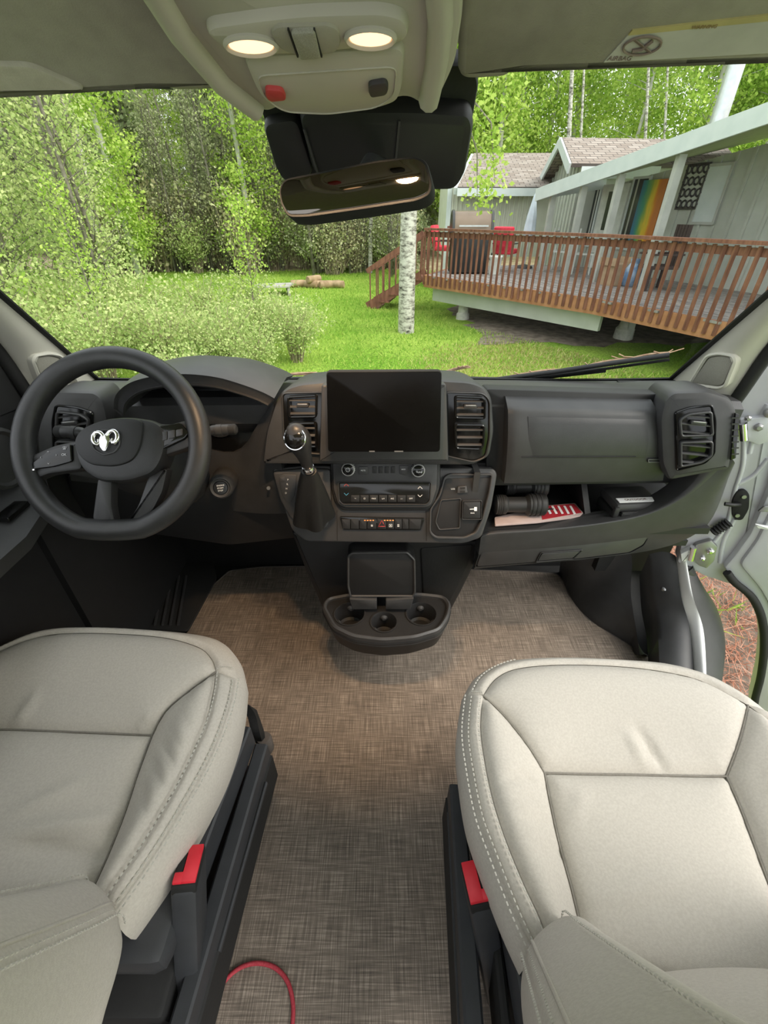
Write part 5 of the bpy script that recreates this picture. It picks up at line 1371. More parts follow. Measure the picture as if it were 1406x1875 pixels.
# ---- steering wheel
swl = empty('steering_wheel', WC, 'black leather steering wheel with chrome ram head emblem', 'steering wheel')
rot = math.radians(6)
mat('wheel_leather', (.020, .020, .021), .42, col2=(.026, .026, .027), scale=40, bump=.12, bscale=600)
rp2 = []
for k in range(72):
    a = 2 * math.pi * k / 72; r = .1685
    if math.sin(a) < -.94: r = .1685 * (.94 / abs(math.sin(a))) ** .6
    rp2.append(wp.w(r * math.cos(a), r * math.sin(a)))
tube('rim', rp2, .0205, 'wheel_leather', swl, 16, True, 1.0, wp.n)
def wq(l, h): return [wp.at(a, b, h) for a, b in l]
def wplate(name, l, h0, h1, m, par, r=.006, bev=.003):
    pts = rnd(wq(l, h1 * .5), r, 5) if r else wq(l, h1 * .5)
    V, Fc = plate_vf(wp, pts, h0, h1, bev); return mesh(name, V, Fc, m, par, 40)
wplate('hub', [(135, 808), (150, 785), (185, 768), (235, 763), (285, 770), (308, 788), (303, 835), (285, 868), (235, 884), (180, 882), (148, 858)], -.03, .016, 'wheel_leather', swl, .02, .012)
hubp = wplate('horn_pad', [(140, 808), (155, 786), (188, 771), (235, 766), (268, 771), (262, 820), (248, 845), (215, 856), (170, 852), (148, 835)], .010, .021, 'dash_dark', swl, .02, .005)
sL = wplate('spoke', [(36, 862), (60, 832), (100, 815), (150, 805), (150, 860), (90, 868), (60, 880)], -.018, .004, 'wheel_leather', swl, .008, .006)
sR = wplate('spoke', [(285, 775), (310, 777), (345, 768), (372, 775), (362, 812), (340, 822), (300, 835), (285, 840)], -.018, .004, 'wheel_leather', swl, .008, .006)
wplate('lower_spoke', [(178, 875), (205, 878), (204, 925), (212, 962), (175, 966), (168, 950)], -.018, .002, 'wheel_leather', swl, .008, .006)
wplate('lower_spoke', [(272, 868), (308, 855), (298, 900), (280, 935), (256, 956), (232, 958), (252, 925)], -.018, .002, 'wheel_leather', swl, .008, .006)
cl1 = wplate('button_pad', [(56, 852), (92, 826), (133, 813), (135, 845), (100, 855), (62, 860)], 0, .009, 'piano', sL, .005, .002)
cl2 = wplate('button_pad', [(286, 783), (332, 775), (348, 793), (340, 804), (288, 829)], 0, .012, 'piano', sR, .005, .002)
for i, (a, b, t_) in enumerate([(82, 838, '\u2039'), (95, 830, '\u2303'), (96, 849, '\u2304'), (110, 834, '\u203a'), (125, 822, '\u260e'), (124, 834, 'OK')]):
    text('button_print', t_, wp, a, b, .0065, 'matt_metal', cl1, .0098)
for k in range(3): wplate('cruise_key', [(297 + k * 14, 792 - k * 2), (309 + k * 14, 790 - k * 2), (309 + k * 14, 806 - k * 4), (297 + k * 14, 809 - k * 4)], .006, .0135, 'dash_soft', cl2, .002, .001)
tube('chrome_trim', [wp.w(*p, .009) for p in wq([(54, 855), (57, 861), (64, 860)], .009)], .0022, 'chrome', cl1, 5)
# emblem
frame('emblem_recess', wp, rnd(wq([(164, 800), (172, 788), (198, 786), (220, 788), (222, 815), (212, 830), (190, 835), (172, 824)], .02), .006), .003, .018, .0235, 'dash', hubp, r=0, bev=.001, raw=True)
em = plate('emblem', wp, wq([(187, 799), (195, 796), (203, 798), (205, 806), (201, 818), (197, 827), (192, 827), (186, 819), (184, 807)], .02), .018, .0265, 'chrome', hubp, r=.002, bev=.002, raw=True)
for hl in ([(192, 799), (186, 793), (178, 793), (173, 800), (174, 809), (179, 814), (183, 811), (181, 805)], [(198, 798), (204, 791), (212, 790), (217, 797), (216, 806), (211, 812), (207, 809), (208, 803)]):
    tube('horn_curl', crom([wp.w(*p, .023) for p in wq(hl, .02)], 4), [.0045] * 20 + [.0042 - .0003 * k for k in range(9)], 'chrome', em, 8)

# ---- gear lever
gl_ = empty('gear_lever', P(575, 955, y=.93), 'gear lever with glossy black knob and gathered black boot', 'gear lever')
kc = P(547, 806, y=.845); base_c = P(572, 930, y=.92); neck = P(565, 858, y=.865)
ax = (kc - neck).normalized(); side = Vector((1, 0, 0)); side = (side - ax * side.dot(ax)).normalized(); fw = ax.cross(side)
def egg(r1, r2, c, k=20): return [c + side * r1 * math.cos(a) + fw * r2 * math.sin(a) for a in [2 * math.pi * i / k for i in range(k)]]
ln = (kc - neck).length
loft('knob_stem', [egg(r, r * .9, neck + ax * h) for r, h in ((.010, 0), (.012, .004), (.016, ln * .45), (.0235, ln * .8), (.027, ln * 1.0), (.025, ln * 1.2), (.016, ln * 1.42), (.004, ln * 1.5))], 'wheel_leather', gl_, smooth=60)
kn = Vector((-.25, -.85, .35)).normalized(); kpl = PL(kc + kn * .014 + ax * .006, math.degrees(math.asin(kn.z)), math.degrees(math.atan2(kn.x, -kn.y)))
V, Fc = lathe_vf([(.0235, -.004), (.0225, .004), (.018, .009), (.010, .0125), (.002, .0135)], kpl.o, kn, 28); kf = mesh('knob_cap', V, Fc, 'piano', gl_, 60)
tube('chrome_ring', [kpl.w(.0238 * math.cos(a), .0238 * math.sin(a), .0015) for a in [k * math.pi / 16 for k in range(32)]], .0017, 'chrome', gl_, 6, True)
lathe('collar', [(.013, -.006), (.0145, 0), (.013, .006)], neck, ax, 'chrome', gl_, 20)
def bsec(c, rx, ry, w):
    return [c + Vector((rx * (1 + w * math.cos(5 * a)) * math.cos(a), ry * (1 + w * math.cos(5 * a)) * math.sin(a) * .8, ry * math.sin(a) * .55)) for a in [2 * math.pi * i / 40 for i in range(40)]]
mat('boot_leather', (.012, .012, .012), .45, scale=30, bump=.2)
loft('boot', [bsec(base_c.lerp(neck, t),   .034 * (1 - t) ** .7 + .013, .032 * (1 - t) + .012, .13 * (1 - t)) for t in (-.18, 0, .2, .4, .6, .8, .95)], 'boot_leather', gl_, smooth=60)

# ------------------------------------------------------------------ floor mat
def weave_mat():
    m = bpy.data.materials.new('woven_mat'); m.use_nodes = True; t = m.node_tree; b = t.nodes['Principled BSDF']
    tcn = t.nodes.new('ShaderNodeTexCoord')
    def streak(scale, sc, d=3):
        mp = t.nodes.new('ShaderNodeMapping'); mp.inputs['Scale'].default_value = sc
        n = t.nodes.new('ShaderNodeTexNoise'); n.inputs['Scale'].default_value = scale; n.inputs['Detail'].default_value = d
        t.links.new(tcn.outputs['Object'], mp.inputs[0]); t.links.new(mp.outputs[0], n.inputs['Vector']); return n
    a = streak(1, (380, 13, 1)); c = streak(1, (13, 380, 1)); d = streak(1, (10, 10, 1), 2)
    ad = t.nodes.new('ShaderNodeMath'); ad.operation = 'ADD'; t.links.new(a.outputs['Fac'], ad.inputs[0]); t.links.new(c.outputs['Fac'], ad.inputs[1])
    a2 = t.nodes.new('ShaderNodeMath'); a2.operation = 'MULTIPLY_ADD'; a2.inputs[1].default_value = .25; t.links.new(d.outputs['Fac'], a2.inputs[0]); t.links.new(ad.outputs[0], a2.inputs[2])
    r = t.nodes.new('ShaderNodeValToRGB')
    r.color_ramp.elements[0].position = .0; r.color_ramp.elements[0].color = (.085, .071, .060, 1)
    r.color_ramp.elements[1].position = 1; r.color_ramp.elements[1].color = (.50, .42, .345, 1)
    e = r.color_ramp.elements.new(.5); e.color = (.225, .185, .150, 1)
    mr = t.nodes.new('ShaderNodeMapRange'); mr.inputs['From Min'].default_value = .70; mr.inputs['From Max'].default_value = 1.56
    t.links.new(a2.outputs[0], mr.inputs['Value']); t.links.new(mr.outputs[0], r.inputs[0]); t.links.new(r.outputs[0], b.inputs['Base Color'])
    b.inputs['Roughness'].default_value = .7; b.inputs['Specular IOR Level'].default_value = .25
    bp = t.nodes.new('ShaderNodeBump'); bp.inputs['Strength'].default_value = .5; bp.inputs['Distance'].default_value = .0015
    t.links.new(ad.outputs[0], bp.inputs['Height']); t.links.new(bp.outputs[0], b.inputs['Normal'])
    MATS['weave'] = m
weave_mat()
fp = PL((0, 0, 0), 90, 0)
fm_ = empty('floor_mat', (0, .5, 0), 'taupe woven vinyl floor mat with bound edge between the seats', 'floor mat')
mpx = [(350, 1150), (392, 1072), (420, 1047), (480, 1040), (600, 1038), (868, 1045), (960, 1048), (1018, 1052), (1031, 1064), (1040, 1090), (1075, 1135), (1130, 1170), (1190, 1206), (1300, 1300), (1500, 1600)]
mpts = fp.pts(mpx) + [(.80, -.6), (-.80, -.6), (-.78, .6), (-.76, .98)]
mpts = rnd(mpts, .015, 3)
V, Fc = plate_vf(fp, mpts, -.008, .006, .002); mesh('woven_sheet', V, Fc, 'weave', fm_, 30)
mat('binding', (.10, .085, .075), .8, scale=60)
tube('binding', [fp.w(p[0], p[1], .004) for p in rnd(fp.pts(mpx), .015, 3)[4:-4]], .004, 'binding', fm_, 6)

# ------------------------------------------------------------------ seats
def fabric_mat():
    m = mat('seat_fabric', (.49, .455, .405), .85, col2=(.545, .51, .455), scale=260, bump=.22, bscale=900, spec=.25)
    return m
fabric_mat()
mat('stitch', (.47, .45, .40), .8, scale=60)
mat('seat_plastic', (.034, .036, .040), .5, scale=30, bump=.1, bscale=600)
mat('belt_red', (.75, .02, .04), .45, col2=(.85, .04, .06), scale=30)

def fill(name, loop, m, parent, puff=.012, w=.022, grid=.010, drop=.008, creases=()):
    """cushion panel: closed 3-D loop of border points, filled and puffed up away from its seams"""
    L = np.array([list(p) for p in loop]); B = L[:, :2]
    x0, y0 = B.min(0); x1, y1 = B.max(0)
    gx, gy = np.meshgrid(np.arange(x0, x1, grid), np.arange(y0, y1, grid)); G = np.stack([gx.ravel(), gy.ravel()], 1)
    G = G + np.stack([(np.arange(len(G)) % 2) * .0, np.zeros(len(G))], 1)
    ins = np.zeros(len(G), bool); n = len(B)
    for i in range(n):
        a, b = B[i], B[i - 1]
        if abs(a[1] - b[1]) < 1e-12: continue
        c = ((a[1] > G[:, 1]) != (b[1] > G[:, 1])) & (G[:, 0] < (b[0] - a[0]) * (G[:, 1] - a[1]) / (b[1] - a[1]) + a[0]); ins ^= c
    G = G[ins]
    def segd(Q):
        D = np.full(len(Q), 9.0)
        for i in range(n):
            a, b = B[i - 1], B[i]; ab = b - a; l2 = (ab ** 2).sum()
            if l2 < 1e-14: continue
            t = np.clip(((Q - a) @ ab) / l2, 0, 1); D = np.minimum(D, np.linalg.norm(Q - a - t[:, None] * ab, axis=1))
        return D
    D = segd(G); k = D > .0045; G, D = G[k], D[k]
    W = 1.0 / (((G[:, None, :] - B[None]) ** 2).sum(2) + 1e-6) ** 1.5
    Z = (W * L[None, :, 2]).sum(1) / W.sum(1) - drop * np.exp(-(D / .0065) ** 1.1) + puff * (1 - np.exp(-D / w))
    for (cx, cy, ang, ln, wd, dp_) in creases:
        ca, sa = math.cos(ang), math.sin(ang); u = (G[:, 0] - cx) * ca + (G[:, 1] - cy) * sa; v = -(G[:, 0] - cx) * sa + (G[:, 1] - cy) * ca
        Z += 1.6 * dp_ * np.exp(-(v / wd) ** 2) * np.exp(-(u / ln) ** 4)
    pts = [Vector(p) for p in B] + [Vector(p) for p in G]
    zz = np.concatenate([L[:, 2] - drop, Z])
    r = delaunay_2d_cdt(pts, [(i, (i + 1) % n) for i in range(n)], [], 1, 1e-6)
    zo = []
    for i, orig in enumerate(r[3]): zo.append(zz[orig[0]] if orig else zz.mean())
    V = [(v.x, v.y, z) for v, z in zip(r[0], zo)]
    o = mesh(name, V, [tuple(f) for f in r[2]], m, parent, 0)
    o.data.polygons.foreach_set('use_smooth', [True] * len(o.data.polygons)); return o

def C3(l, n=8): return crom([P(a, b, z=c) for a, b, c in l], n)

def stitches(name, curve, off, parent, step=.0085, ln=.0050, lift=.0045, up=Vector((0, 0, 1)), w=.0022):
    c = [Vector(p) for p in curve]; L = [0]
    for i in range(1, len(c)): L.append(L[-1] + (c[i] - c[i - 1]).length)
    parts = []; t = step
    i = 1
    while t < L[-1] - step:
        while L[i] < t: i += 1
        f = (t - L[i - 1]) / max(1e-9, (L[i] - L[i - 1])); p = c[i - 1].lerp(c[i], f); d = (c[i] - c[i - 1]).normalized()
        s = d.cross(up).normalized(); p = p + s * off + up * lift
        parts.append(bar_vf(p - d * ln / 2, p + d * ln / 2, w, .0016, up)); t += step
    V, Fc = join_vf(parts); o = mesh(name, V, Fc, 'stitch', parent, 0); o['kind'] = 'stuff'; return o

mat('seam_thread', (.20, .185, .16), .9, scale=200)
def seams(e, *curves):
    for c in curves: tube('seam', [p + Vector((0, 0, -.0052)) for p in c], .0019, 'seam_thread', e, 6)

def seat_back(e, xo, xr, ym, rec, sgn, width, name='backrest', thick=.10):
    """sgn=+1: aisle side is at small x (passenger); -1: aisle side at large x (driver)"""
    rows = []
    for z, off, pull in ((.40, -.075, .02), (.44, -.03, .008), (.475, -.008, .0), (.52, 0, 0), (.60, 0, 0), (.70, 0, 0), (.82, 0, 0), (.95, 0, 0), (1.06, -.01, 0), (1.12, -.04, .01)):
        y = ym - (z - .5) * rec + off; a, r = xo(z), xr(z); far_ = a + sgn * width; fr_ = far_ - (r - a)
        k = 1.0 if z > .5 else .55
        X = [(a + sgn * .035, -.105), (a + sgn * .006, -.085), (a + sgn * pull, -.045), (a + sgn * (.006 + pull), -.004), (a + sgn * .022, .030 * k), ((a + r) / 2 + sgn * .01, .052 * k), (r, .062 * k), (r + sgn * .025, .050 * k), (r + sgn * .045, .018 * k), (r + sgn * .06, .004),
             ((r * .6 + fr_ * .4), .010), ((r * .4 + fr_ * .6), .010),
             (fr_ - sgn * .06, .004), (fr_ - sgn * .025, .050 * k), (fr_, .062 * k), (far_ - sgn * .022, .03 * k), (far_, -.03), (far_ - sgn * .03, -.105)]
        rows.append([Vector((x, y + dy, z)) for x, dy in X])
    n = len(rows[0]); fine = []
    for row in rows: fine.append(crom(row, 4))
    cols = [crom([fine[i][j] for i in range(len(fine))], 4) for j in range(len(fine[0]))]
    secs = [[cols[j][i] for j in range(len(cols))] for i in range(len(cols[0]))]
    o = loft(name, secs, 'seat_fabric', e, closed=True, cap=True, smooth=75)
    def line(idx): return [sec[idx] for sec in secs]
    return o, line

# ---------------- passenger seat
ps = empty('passenger_seat', (.42, .3, 0), 'cream fabric passenger seat with double-stitched bolsters', 'seat')
zf, zi = .505, .470
IS = C3([(1012, 1745, .49), (989, 1680, .495), (958, 1613, .50), (927, 1537, .505), (905, 1470, .508), (889, 1399, .508), (880, 1328, .506), (885, 1270, .503)])
ISf = C3([(885, 1270, .503), (909, 1239, .503), (949, 1221, .503), (1029, 1214, .504), (1136, 1217, .504), (1225, 1228, .504), (1292, 1246, .504), (1372, 1288, .503)])
OS = C3([(980, 1755, .48), (951, 1693, .485), (927, 1635, .49), (900, 1564, .495), (876, 1497, .498), (860, 1417, .498), (851, 1341, .496), (858, 1268, .492)])
OSf = C3([(858, 1268, .492), (876, 1238, .490), (910, 1216, .488), (958, 1204, .488), (1047, 1201, .488), (1158, 1206, .488), (1228, 1213, .488), (1296, 1232, .488), (1362, 1267, .488), (1410, 1303, .488)])
BF = C3([(885, 1270, .503), (927, 1312, .492), (971, 1368, .482), (998, 1413, .462)])
CS = C3([(998, 1413, .462), (1080, 1415, .460), (1163, 1416, .460), (1250, 1418, .460), (1332, 1419, .462)])
RF = C3([(1372, 1288, .503), (1357, 1350, .49), (1332, 1419, .462)])
IL = C3([(998, 1413, .462), (1009, 1470, .460), (1025, 1542, .458), (1047, 1622, .457), (1060, 1675, .456), (1078, 1745, .455)])
IR = C3([(1332, 1419, .462), (1359, 1480, .460), (1406, 1604, .458), (1478, 1790, .456)])
IB = C3([(1078, 1745, .455), (1245, 1800, .46), (1478, 1810, .456)])
RI = C3([(1372, 1288, .503), (1440, 1345, .503), (1530, 1480, .50), (1620, 1650, .49), (1680, 1800, .48)])
RO = C3([(1410, 1303, .488), (1480, 1360, .488), (1575, 1480, .488), (1680, 1650, .48), (1750, 1800, .47)])
fill('front_panel', ISf + RF[1:] + CS[::-1][1:] + BF[::-1][1:-1], 'seat_fabric', ps, .016, .03, creases=((.50, .42, 1.9, .035, .006, -.006), (.47, .42, 1.8, .03, .005, .004)))
fill('centre_panel', CS + IR[1:] + IB[::-1][1:] + IL[::-1][1:-1], 'seat_fabric', ps, .010, .03, creases=((.33, .33, .9, .03, .006, .003), (.38, .22, .2, .08, .01, .003)))
fill('bolster', BF + IL[1:] + [P(1012, 1745, z=.49)] + IS[1:-1], 'seat_fabric', ps, .022, .03, creases=((.235, .36, .35, .035, .006, -.007), (.24, .335, .4, .03, .005, -.005), (.245, .30, .2, .03, .006, -.005), (.26, .26, .3, .03, .006, -.004)))
fill('bolster', RF + IR[1:] + RI[::-1][:-1], 'seat_fabric', ps, .022, .03)
fill('edge_band', IS[::-1] + OS[:-1][:] if False else IS + OS[::-1], 'seat_fabric', ps, .005, .008, .007, .006)
fill('edge_band', ISf + OSf[::-1], 'seat_fabric', ps, .005, .008, .007, .006)
fill('edge_band', RI + RO[::-1], 'seat_fabric', ps, .005, .008, .008, .006)
def offs(c, ctr, d, z): 
    out = []
    for p in c:
        v = Vector((p.x - ctr[0], p.y - ctr[1], 0)); v.normalize(); out.append(Vector((p.x + v.x * d, p.y + v.y * d, z)))
    return out
def side_wall(name, top, ctr, parent, zb=.36, d0=.012, d1=-.004, m='seat_fabric', drop=.006):
    n = len(top); rows = [[p + Vector((0, 0, -drop)) for p in top]]
    for f, d in ((.12, d0 * .75), (.3, d0 * 1.1), (.55, d0), (.8, d0 * .5 + d1 * .5), (1, d1)):
        o = []
        for p in top:
            v = Vector((p.x - ctr[0], p.y - ctr[1], 0)); v.normalize(); o.append(Vector((p.x + v.x * d, p.y + v.y * d, (p.z - drop) * (1 - f) + zb * f)))
        rows.append(o)
    return loft(name, rows, m, parent, closed=False, cap=False, smooth=60)
seams(ps, BF, CS, RF, IL, IR)
allp = OS + OSf[1:] + RO[1:]
side_wall('side_skirt', allp, (.43, .25), ps)
for off in (.006, -.006): stitches('stitching', OS, off, ps)
stitches('stitching', IS, -.005, ps); stitches('stitching', OSf[:24], .005, ps)
stitches('stitching', C3([(885, 1270, .503), (872, 1269, .498), (858, 1268, .492)]), 0, ps, .004, .0025)
bo, ln_ = seat_back(ps, lambda z: .163 - (z - .52) * .20, lambda z: .250 - (z - .52) * .10, .122, .36, 1, .56)
for idx, o_ in ((15, .004), (15, -.006), (23, .0)): stitches('stitching', [p + Vector((0, .003, 0)) for p in ln_(idx)[8:30]], o_, bo, .0085, .005, .002, Vector((-.3, .9, .3)).normalized())
tube('seam_piping', [p + Vector((0, .0, 0)) for p in ln_(17)[8:30]], .0022, 'seat_fabric', bo, 6)
loft('back_shell', [[Vector((.20 - (z - .52) * .2, y, z)), Vector((.70, y, z)), Vector((.70, y - .03, z)), Vector((.20 - (z - .52) * .2, y - .03, z))] for z, y in ((.36, .03), (.52, .00), (.95, -.155), (1.1, -.22))], 'seat_plastic', ps)
# base
def zl(l): return [P(a, b, z=c) for a, b, c in l]
box('pedestal', (.44, .27, .14), (.46, .44, .28), 'rubber', ps, bev=.01)
box('cushion_pan', (.44, .30, .345), (.50, .46, .07), 'seat_plastic', ps, bev=.02)
def rail(e, a, b, w, h, nm='rail', m='seat_plastic'):
    d = (b - a).normalized(); s = Vector((d.y, -d.x, 0))
    prof = [(-w / 2, -h), (-w / 2, -.004), (-w / 2 + .004, 0), (w / 2 - .004, 0), (w / 2, -.004), (w / 2, -h)]
    return loft(nm, [[p + s * u + Vector((0, 0, v)) for u, v in prof] for p in (a, b)], m, e, smooth=30)
ra, rb = P(836, 1436, z=.30), P(868, 1875, z=.30); rb = ra + (rb - ra) * 1.6
rail(ps, ra, rb, .030, .10, 'side_rail'); rail(ps, ra + Vector((-.012, 0, -.06)), rb + Vector((-.012, 0, -.06)), .012, .11, 'rail_valance', 'rubber')
rail(ps, ra + Vector((-.016, -.03, -.055)), rb + Vector((-.016, 0, -.055)), .006, .012, 'rail_ridge')
rail(ps, ra + Vector((.045, -.02, .02)), rb + Vector((.045, 0, .02)), .014, .10, 'inner_rail', 'rubber')

def buckle(name, T, B, yawv, label, mirror=1):
    e = empty(name, B, label, 'seat belt buckle')
    d = (T - B).normalized(); f = Vector(yawv).normalized(); f = (f - d * f.dot(d)).normalized(); s = d.cross(f)
    R = Matrix((s, f, d)).transposed()
    V, Fc = box_vf((0, 0, 0), (.040, .070, (T - B).length), None, .008); mesh('body', [R @ v + (T + B) / 2 for v in V], Fc, 'seat_plastic', e, 35)
    V, Fc = box_vf((0, 0, 0), (.037, .066, .02), None, .003); mesh('rim', [R @ v + T for v in V], Fc, 'rubber', e, 35)
    # C-shaped red release button with the tongue slot beside it
    pr = []
    for c, sz in (((mirror * -.006, 0, .011), (.022, .060, .008)), ((mirror * .010, .022, .011), (.014, .016, .008)), ((mirror * .010, -.026, .011), (.014, .008, .006))):
        pr.append(box_vf(c, sz, None, .0015))
    V, Fc = join_vf(pr); mesh('release_button', [R @ v + T for v in V], Fc, 'belt_red', e, 35)
    V, Fc = box_vf((mirror * .011, -.004, .010), (.010, .034, .006)); mesh('tongue_slot', [R @ v + T for v in V], Fc, 'rubber', e, 0)
    return e
buckle('seat_belt_buckle', P(873, 1622, z=.40), P(905, 1800, z=.16), (.1, -1, .2), 'black seat belt buckle with red button beside the passenger seat', 1)

# ---------------- driver seat
dsx = empty('driver_seat', (-.53, .33, 0), 'cream fabric driver seat in front of the steering wheel', 'seat')
IS = C3([(175, 1665, .492), (200, 1628, .495), (245, 1563, .50), (285, 1500, .503), (330, 1420, .506), (372, 1330, .506), (388, 1275, .505), (395, 1227, .503)])
ISf = C3([(395, 1227, .503), (386, 1203, .503), (360, 1181, .503), (290, 1163, .504), (170, 1156, .504), (80, 1161, .504), (0, 1189, .503), (-60, 1225, .503)])
OS = C3([(205, 1680, .482), (228, 1648, .485), (282, 1570, .49), (336, 1482, .494), (392, 1378, .496), (424, 1290, .495), (433, 1240, .492)])
OSf = C3([(433, 1240, .492), (425, 1206, .490), (403, 1177, .488), (365, 1161, .488), (280, 1151, .488), (165, 1146, .488), (75, 1152, .488), (0, 1183, .488), (-70, 1222, .488)])
BF = C3([(395, 1227, .503), (345, 1263, .493), (302, 1300, .482), (277, 1344, .462)])
CS = C3([(277, 1344, .462), (140, 1338, .460), (0, 1333, .460), (-120, 1335, .462)])
LF = C3([(-60, 1225, .503), (-95, 1280, .49), (-120, 1335, .462)])
IR = C3([(277, 1344, .462), (252, 1410, .460), (225, 1490, .458), (197, 1560, .457), (172, 1615, .456), (150, 1665, .455)])
IL = C3([(-120, 1335, .462), (-180, 1480, .47), (-260, 1690, .465)])
IB = C3([(150, 1665, .455), (0, 1690, .46), (-260, 1690, .465)])
LI = C3([(-60, 1225, .503), (-150, 1320, .503), (-260, 1500, .50), (-400, 1700, .49)])
LO = C3([(-70, 1222, .488), (-190, 1320, .488), (-310, 1500, .485), (-460, 1700, .475)])
fill('front_panel', ISf + LF[1:] + CS[::-1][1:] + BF[::-1][1:-1], 'seat_fabric', dsx, .016, .03, creases=((-.47, .47, .9, .025, .005, .004), (-.455, .468, .9, .02, .005, -.004), (-.72, .50, 1.2, .03, .008, .005)))
fill('centre_panel', CS + IL[1:] + IB[::-1][1:] + IR[::-1][1:-1], 'seat_fabric', dsx, .010, .03, creases=((-.52, .30, .15, .10, .012, .006), (-.50, .265, -.1, .09, .010, -.005), (-.42, .31, -.7, .04, .008, .005), (-.44, .345, -.9, .03, .007, -.004), (-.58, .34, .5, .05, .01, .004), (-.47, .23, .1, .1, .012, .005)))
fill('bolster', BF + IR[1:] + IS[:-1], 'seat_fabric', dsx, .022, .03, creases=((-.385, .40, 2.3, .035, .006, -.006), (-.395, .37, 2.3, .035, .006, -.006), (-.37, .43, 2.3, .03, .006, .004), (-.40, .33, 2.2, .03, .006, -.005)))
fill('bolster', LF + IL[1:] + LI[::-1][:-1], 'seat_fabric', dsx, .022, .03)
fill('edge_band', IS + OS[::-1], 'seat_fabric', dsx, .005, .008, .007, .006)
fill('edge_band', ISf + OSf[::-1], 'seat_fabric', dsx, .005, .008, .007, .006)
fill('edge_band', LI + LO[::-1], 'seat_fabric', dsx, .005, .008, .008, .006)
seams(dsx, BF, CS, LF, IR, IL)
side_wall('side_skirt', OS + OSf[1:] + LO[1:], (-.56, .35), dsx, .37, .014, .0)
for off in (.006, -.006): stitches('stitching', OS, off, dsx)
stitches('stitching', IS, .005, dsx)
stitches('stitching', C3([(395, 1227, .503), (415, 1222, .498), (432, 1226, .492)]), 0, dsx, .004, .0025)
bo, ln_ = seat_back(dsx, lambda z: -.345 + (z - .52) * .15, lambda z: -.425 + (z - .52) * .08, .160, .36, -1, .54)
for idx, o_ in ((15, .006), (15, -.006), (24, .0)): stitches('stitching', [p + Vector((0, .003, 0)) for p in ln_(idx)[8:30]], o_, bo, .0085, .005, .002, Vector((.3, .9, .3)).normalized())
tube('seam_piping', ln_(17)[8:30], .0022, 'seat_fabric', bo, 6)
loft('back_shell', [[Vector((-.38, y, z)), Vector((-.86, y, z)), Vector((-.86, y - .03, z)), Vector((-.38, y - .03, z))] for z, y in ((.36, .05), (.52, .03), (.95, -.12), (1.1, -.19))], 'seat_plastic', dsx)
box('pedestal', (-.56, .33, .14), (.44, .44, .28), 'rubber', dsx, bev=.01)
box('cushion_pan', (-.565, .37, .35), (.47, .44, .06), 'seat_plastic', dsx, bev=.02)
ra, rb = P(478, 1362, z=.27), P(330, 1860, z=.27); rb = ra + (rb - ra) * 1.3
rail(dsx, ra, rb, .030, .08, 'side_rail'); rail(dsx, ra + Vector((.012, -.0, -.05)), rb + Vector((.012, 0, -.05)), .014, .10, 'rail_valance', 'rubber')
rail(dsx, ra + Vector((.017, -.06, -.05)), ra.lerp(rb, .62) + Vector((.017, 0, -.05)), .006, .012, 'rail_ridge')
ra2, rb2 = P(450, 1330, z=.335), P(330, 1640, z=.335); rail(dsx, ra2, rb2, .022, .07, 'cushion_rail')
rail(dsx, ra + Vector((-.045, -.03, -.02)), rb + Vector((-.045, 0, -.02)), .016, .09, 'inner_rail', 'rubber')
strip('front_bracket', zl([(455, 1290, .38), (468, 1310, .34), (475, 1340, .30)]), zl([(470, 1300, .33), (485, 1345, .24), (480, 1360, .22)]), 'rubber', dsx, 8, None, (-.02, 0, 0))
lathe('rail_end_cap', [(.016, -.03), (.020, -.02), (.020, .02), (.016, .03)], P(485, 1362, z=.20), (0, 0, 1), 'binding', dsx, 14)
lathe('bolt', [(.006, -.002), (.006, .003)], P(478, 1452, z=.19) , (1, 0, 0), 'rubber', dsx, 10)
buckle('seat_belt_buckle', P(346, 1592, z=.42), P(352, 1790, z=.20), (.15, -1, .2), 'black seat belt buckle with red button beside the driver seat', -1)

# red cord on the mat
cord = crom([P(a, b, z=.011) for a, b in ((350, 1930), (372, 1868), (398, 1815), (430, 1778), (465, 1764), (500, 1770), (525, 1795), (536, 1835), (535, 1880), (525, 1960))], 8)
mat('cord_red', (.42, .03, .05), .7, col2=(.52, .06, .08), scale=300, bump=.4, bscale=500)
tag(tube('red_cord', cord, .0042, 'cord_red', None, 8), 'thin red cord looped on the woven floor mat', 'cord')

# ------------------------------------------------------------------ driver footwell
fwm = empty('rubber_floor_mat', (-.75, 1.2, 0), 'black ribbed rubber floor mat under the steering wheel', 'floor mat')
m_ = fp.pts([(150, 1150), (190, 1060), (240, 1020), (390, 1030), (398, 1062), (345, 1160)])
V, Fc = plate_vf(fp, rnd(m_, .02, 3), 0.006, .014, .003); mesh('sheet', V, Fc, 'rubber', fwm, 30)
for k in range(6):
    a, b = fp.at(278 + k * 13, 1060), fp.at(258 + k * 14, 1150)
    bar('rib', fp.w(*a, .017), fp.w(*b, .017), .007, .008, 'dash', fwm)
pd = empty('pedal_assembly', (-.62, 1.3, .1), 'dark accelerator and brake pedals below the steering wheel', 'pedal')
pq = PL((-.60, 1.30, .16), 35, 0)
for nm, l, h in (('brake_pedal', [(168, 1040), (212, 1040), (210, 1062), (165, 1062)], .02), ('accelerator', [(222, 1035), (246, 1038), (236, 1095), (212, 1092)], 0)):
    pe = plate(nm, pq, l, h, h + .012, 'rubber', pd, r=.006, bev=.003)
    c = pq.w(*pq.at(l[0][0] + 14, l[0][1]), h); tube('pedal_arm', [c, c + Vector((0, .08, .12)), c + Vector((0, .12, .28))], .008, 'dash_dark', pe, 8)
struct(box('wall_left', (-.90, 1.20, .35), (.04, .62, .75), 'dash_dark'), 'black driver footwell side panel')
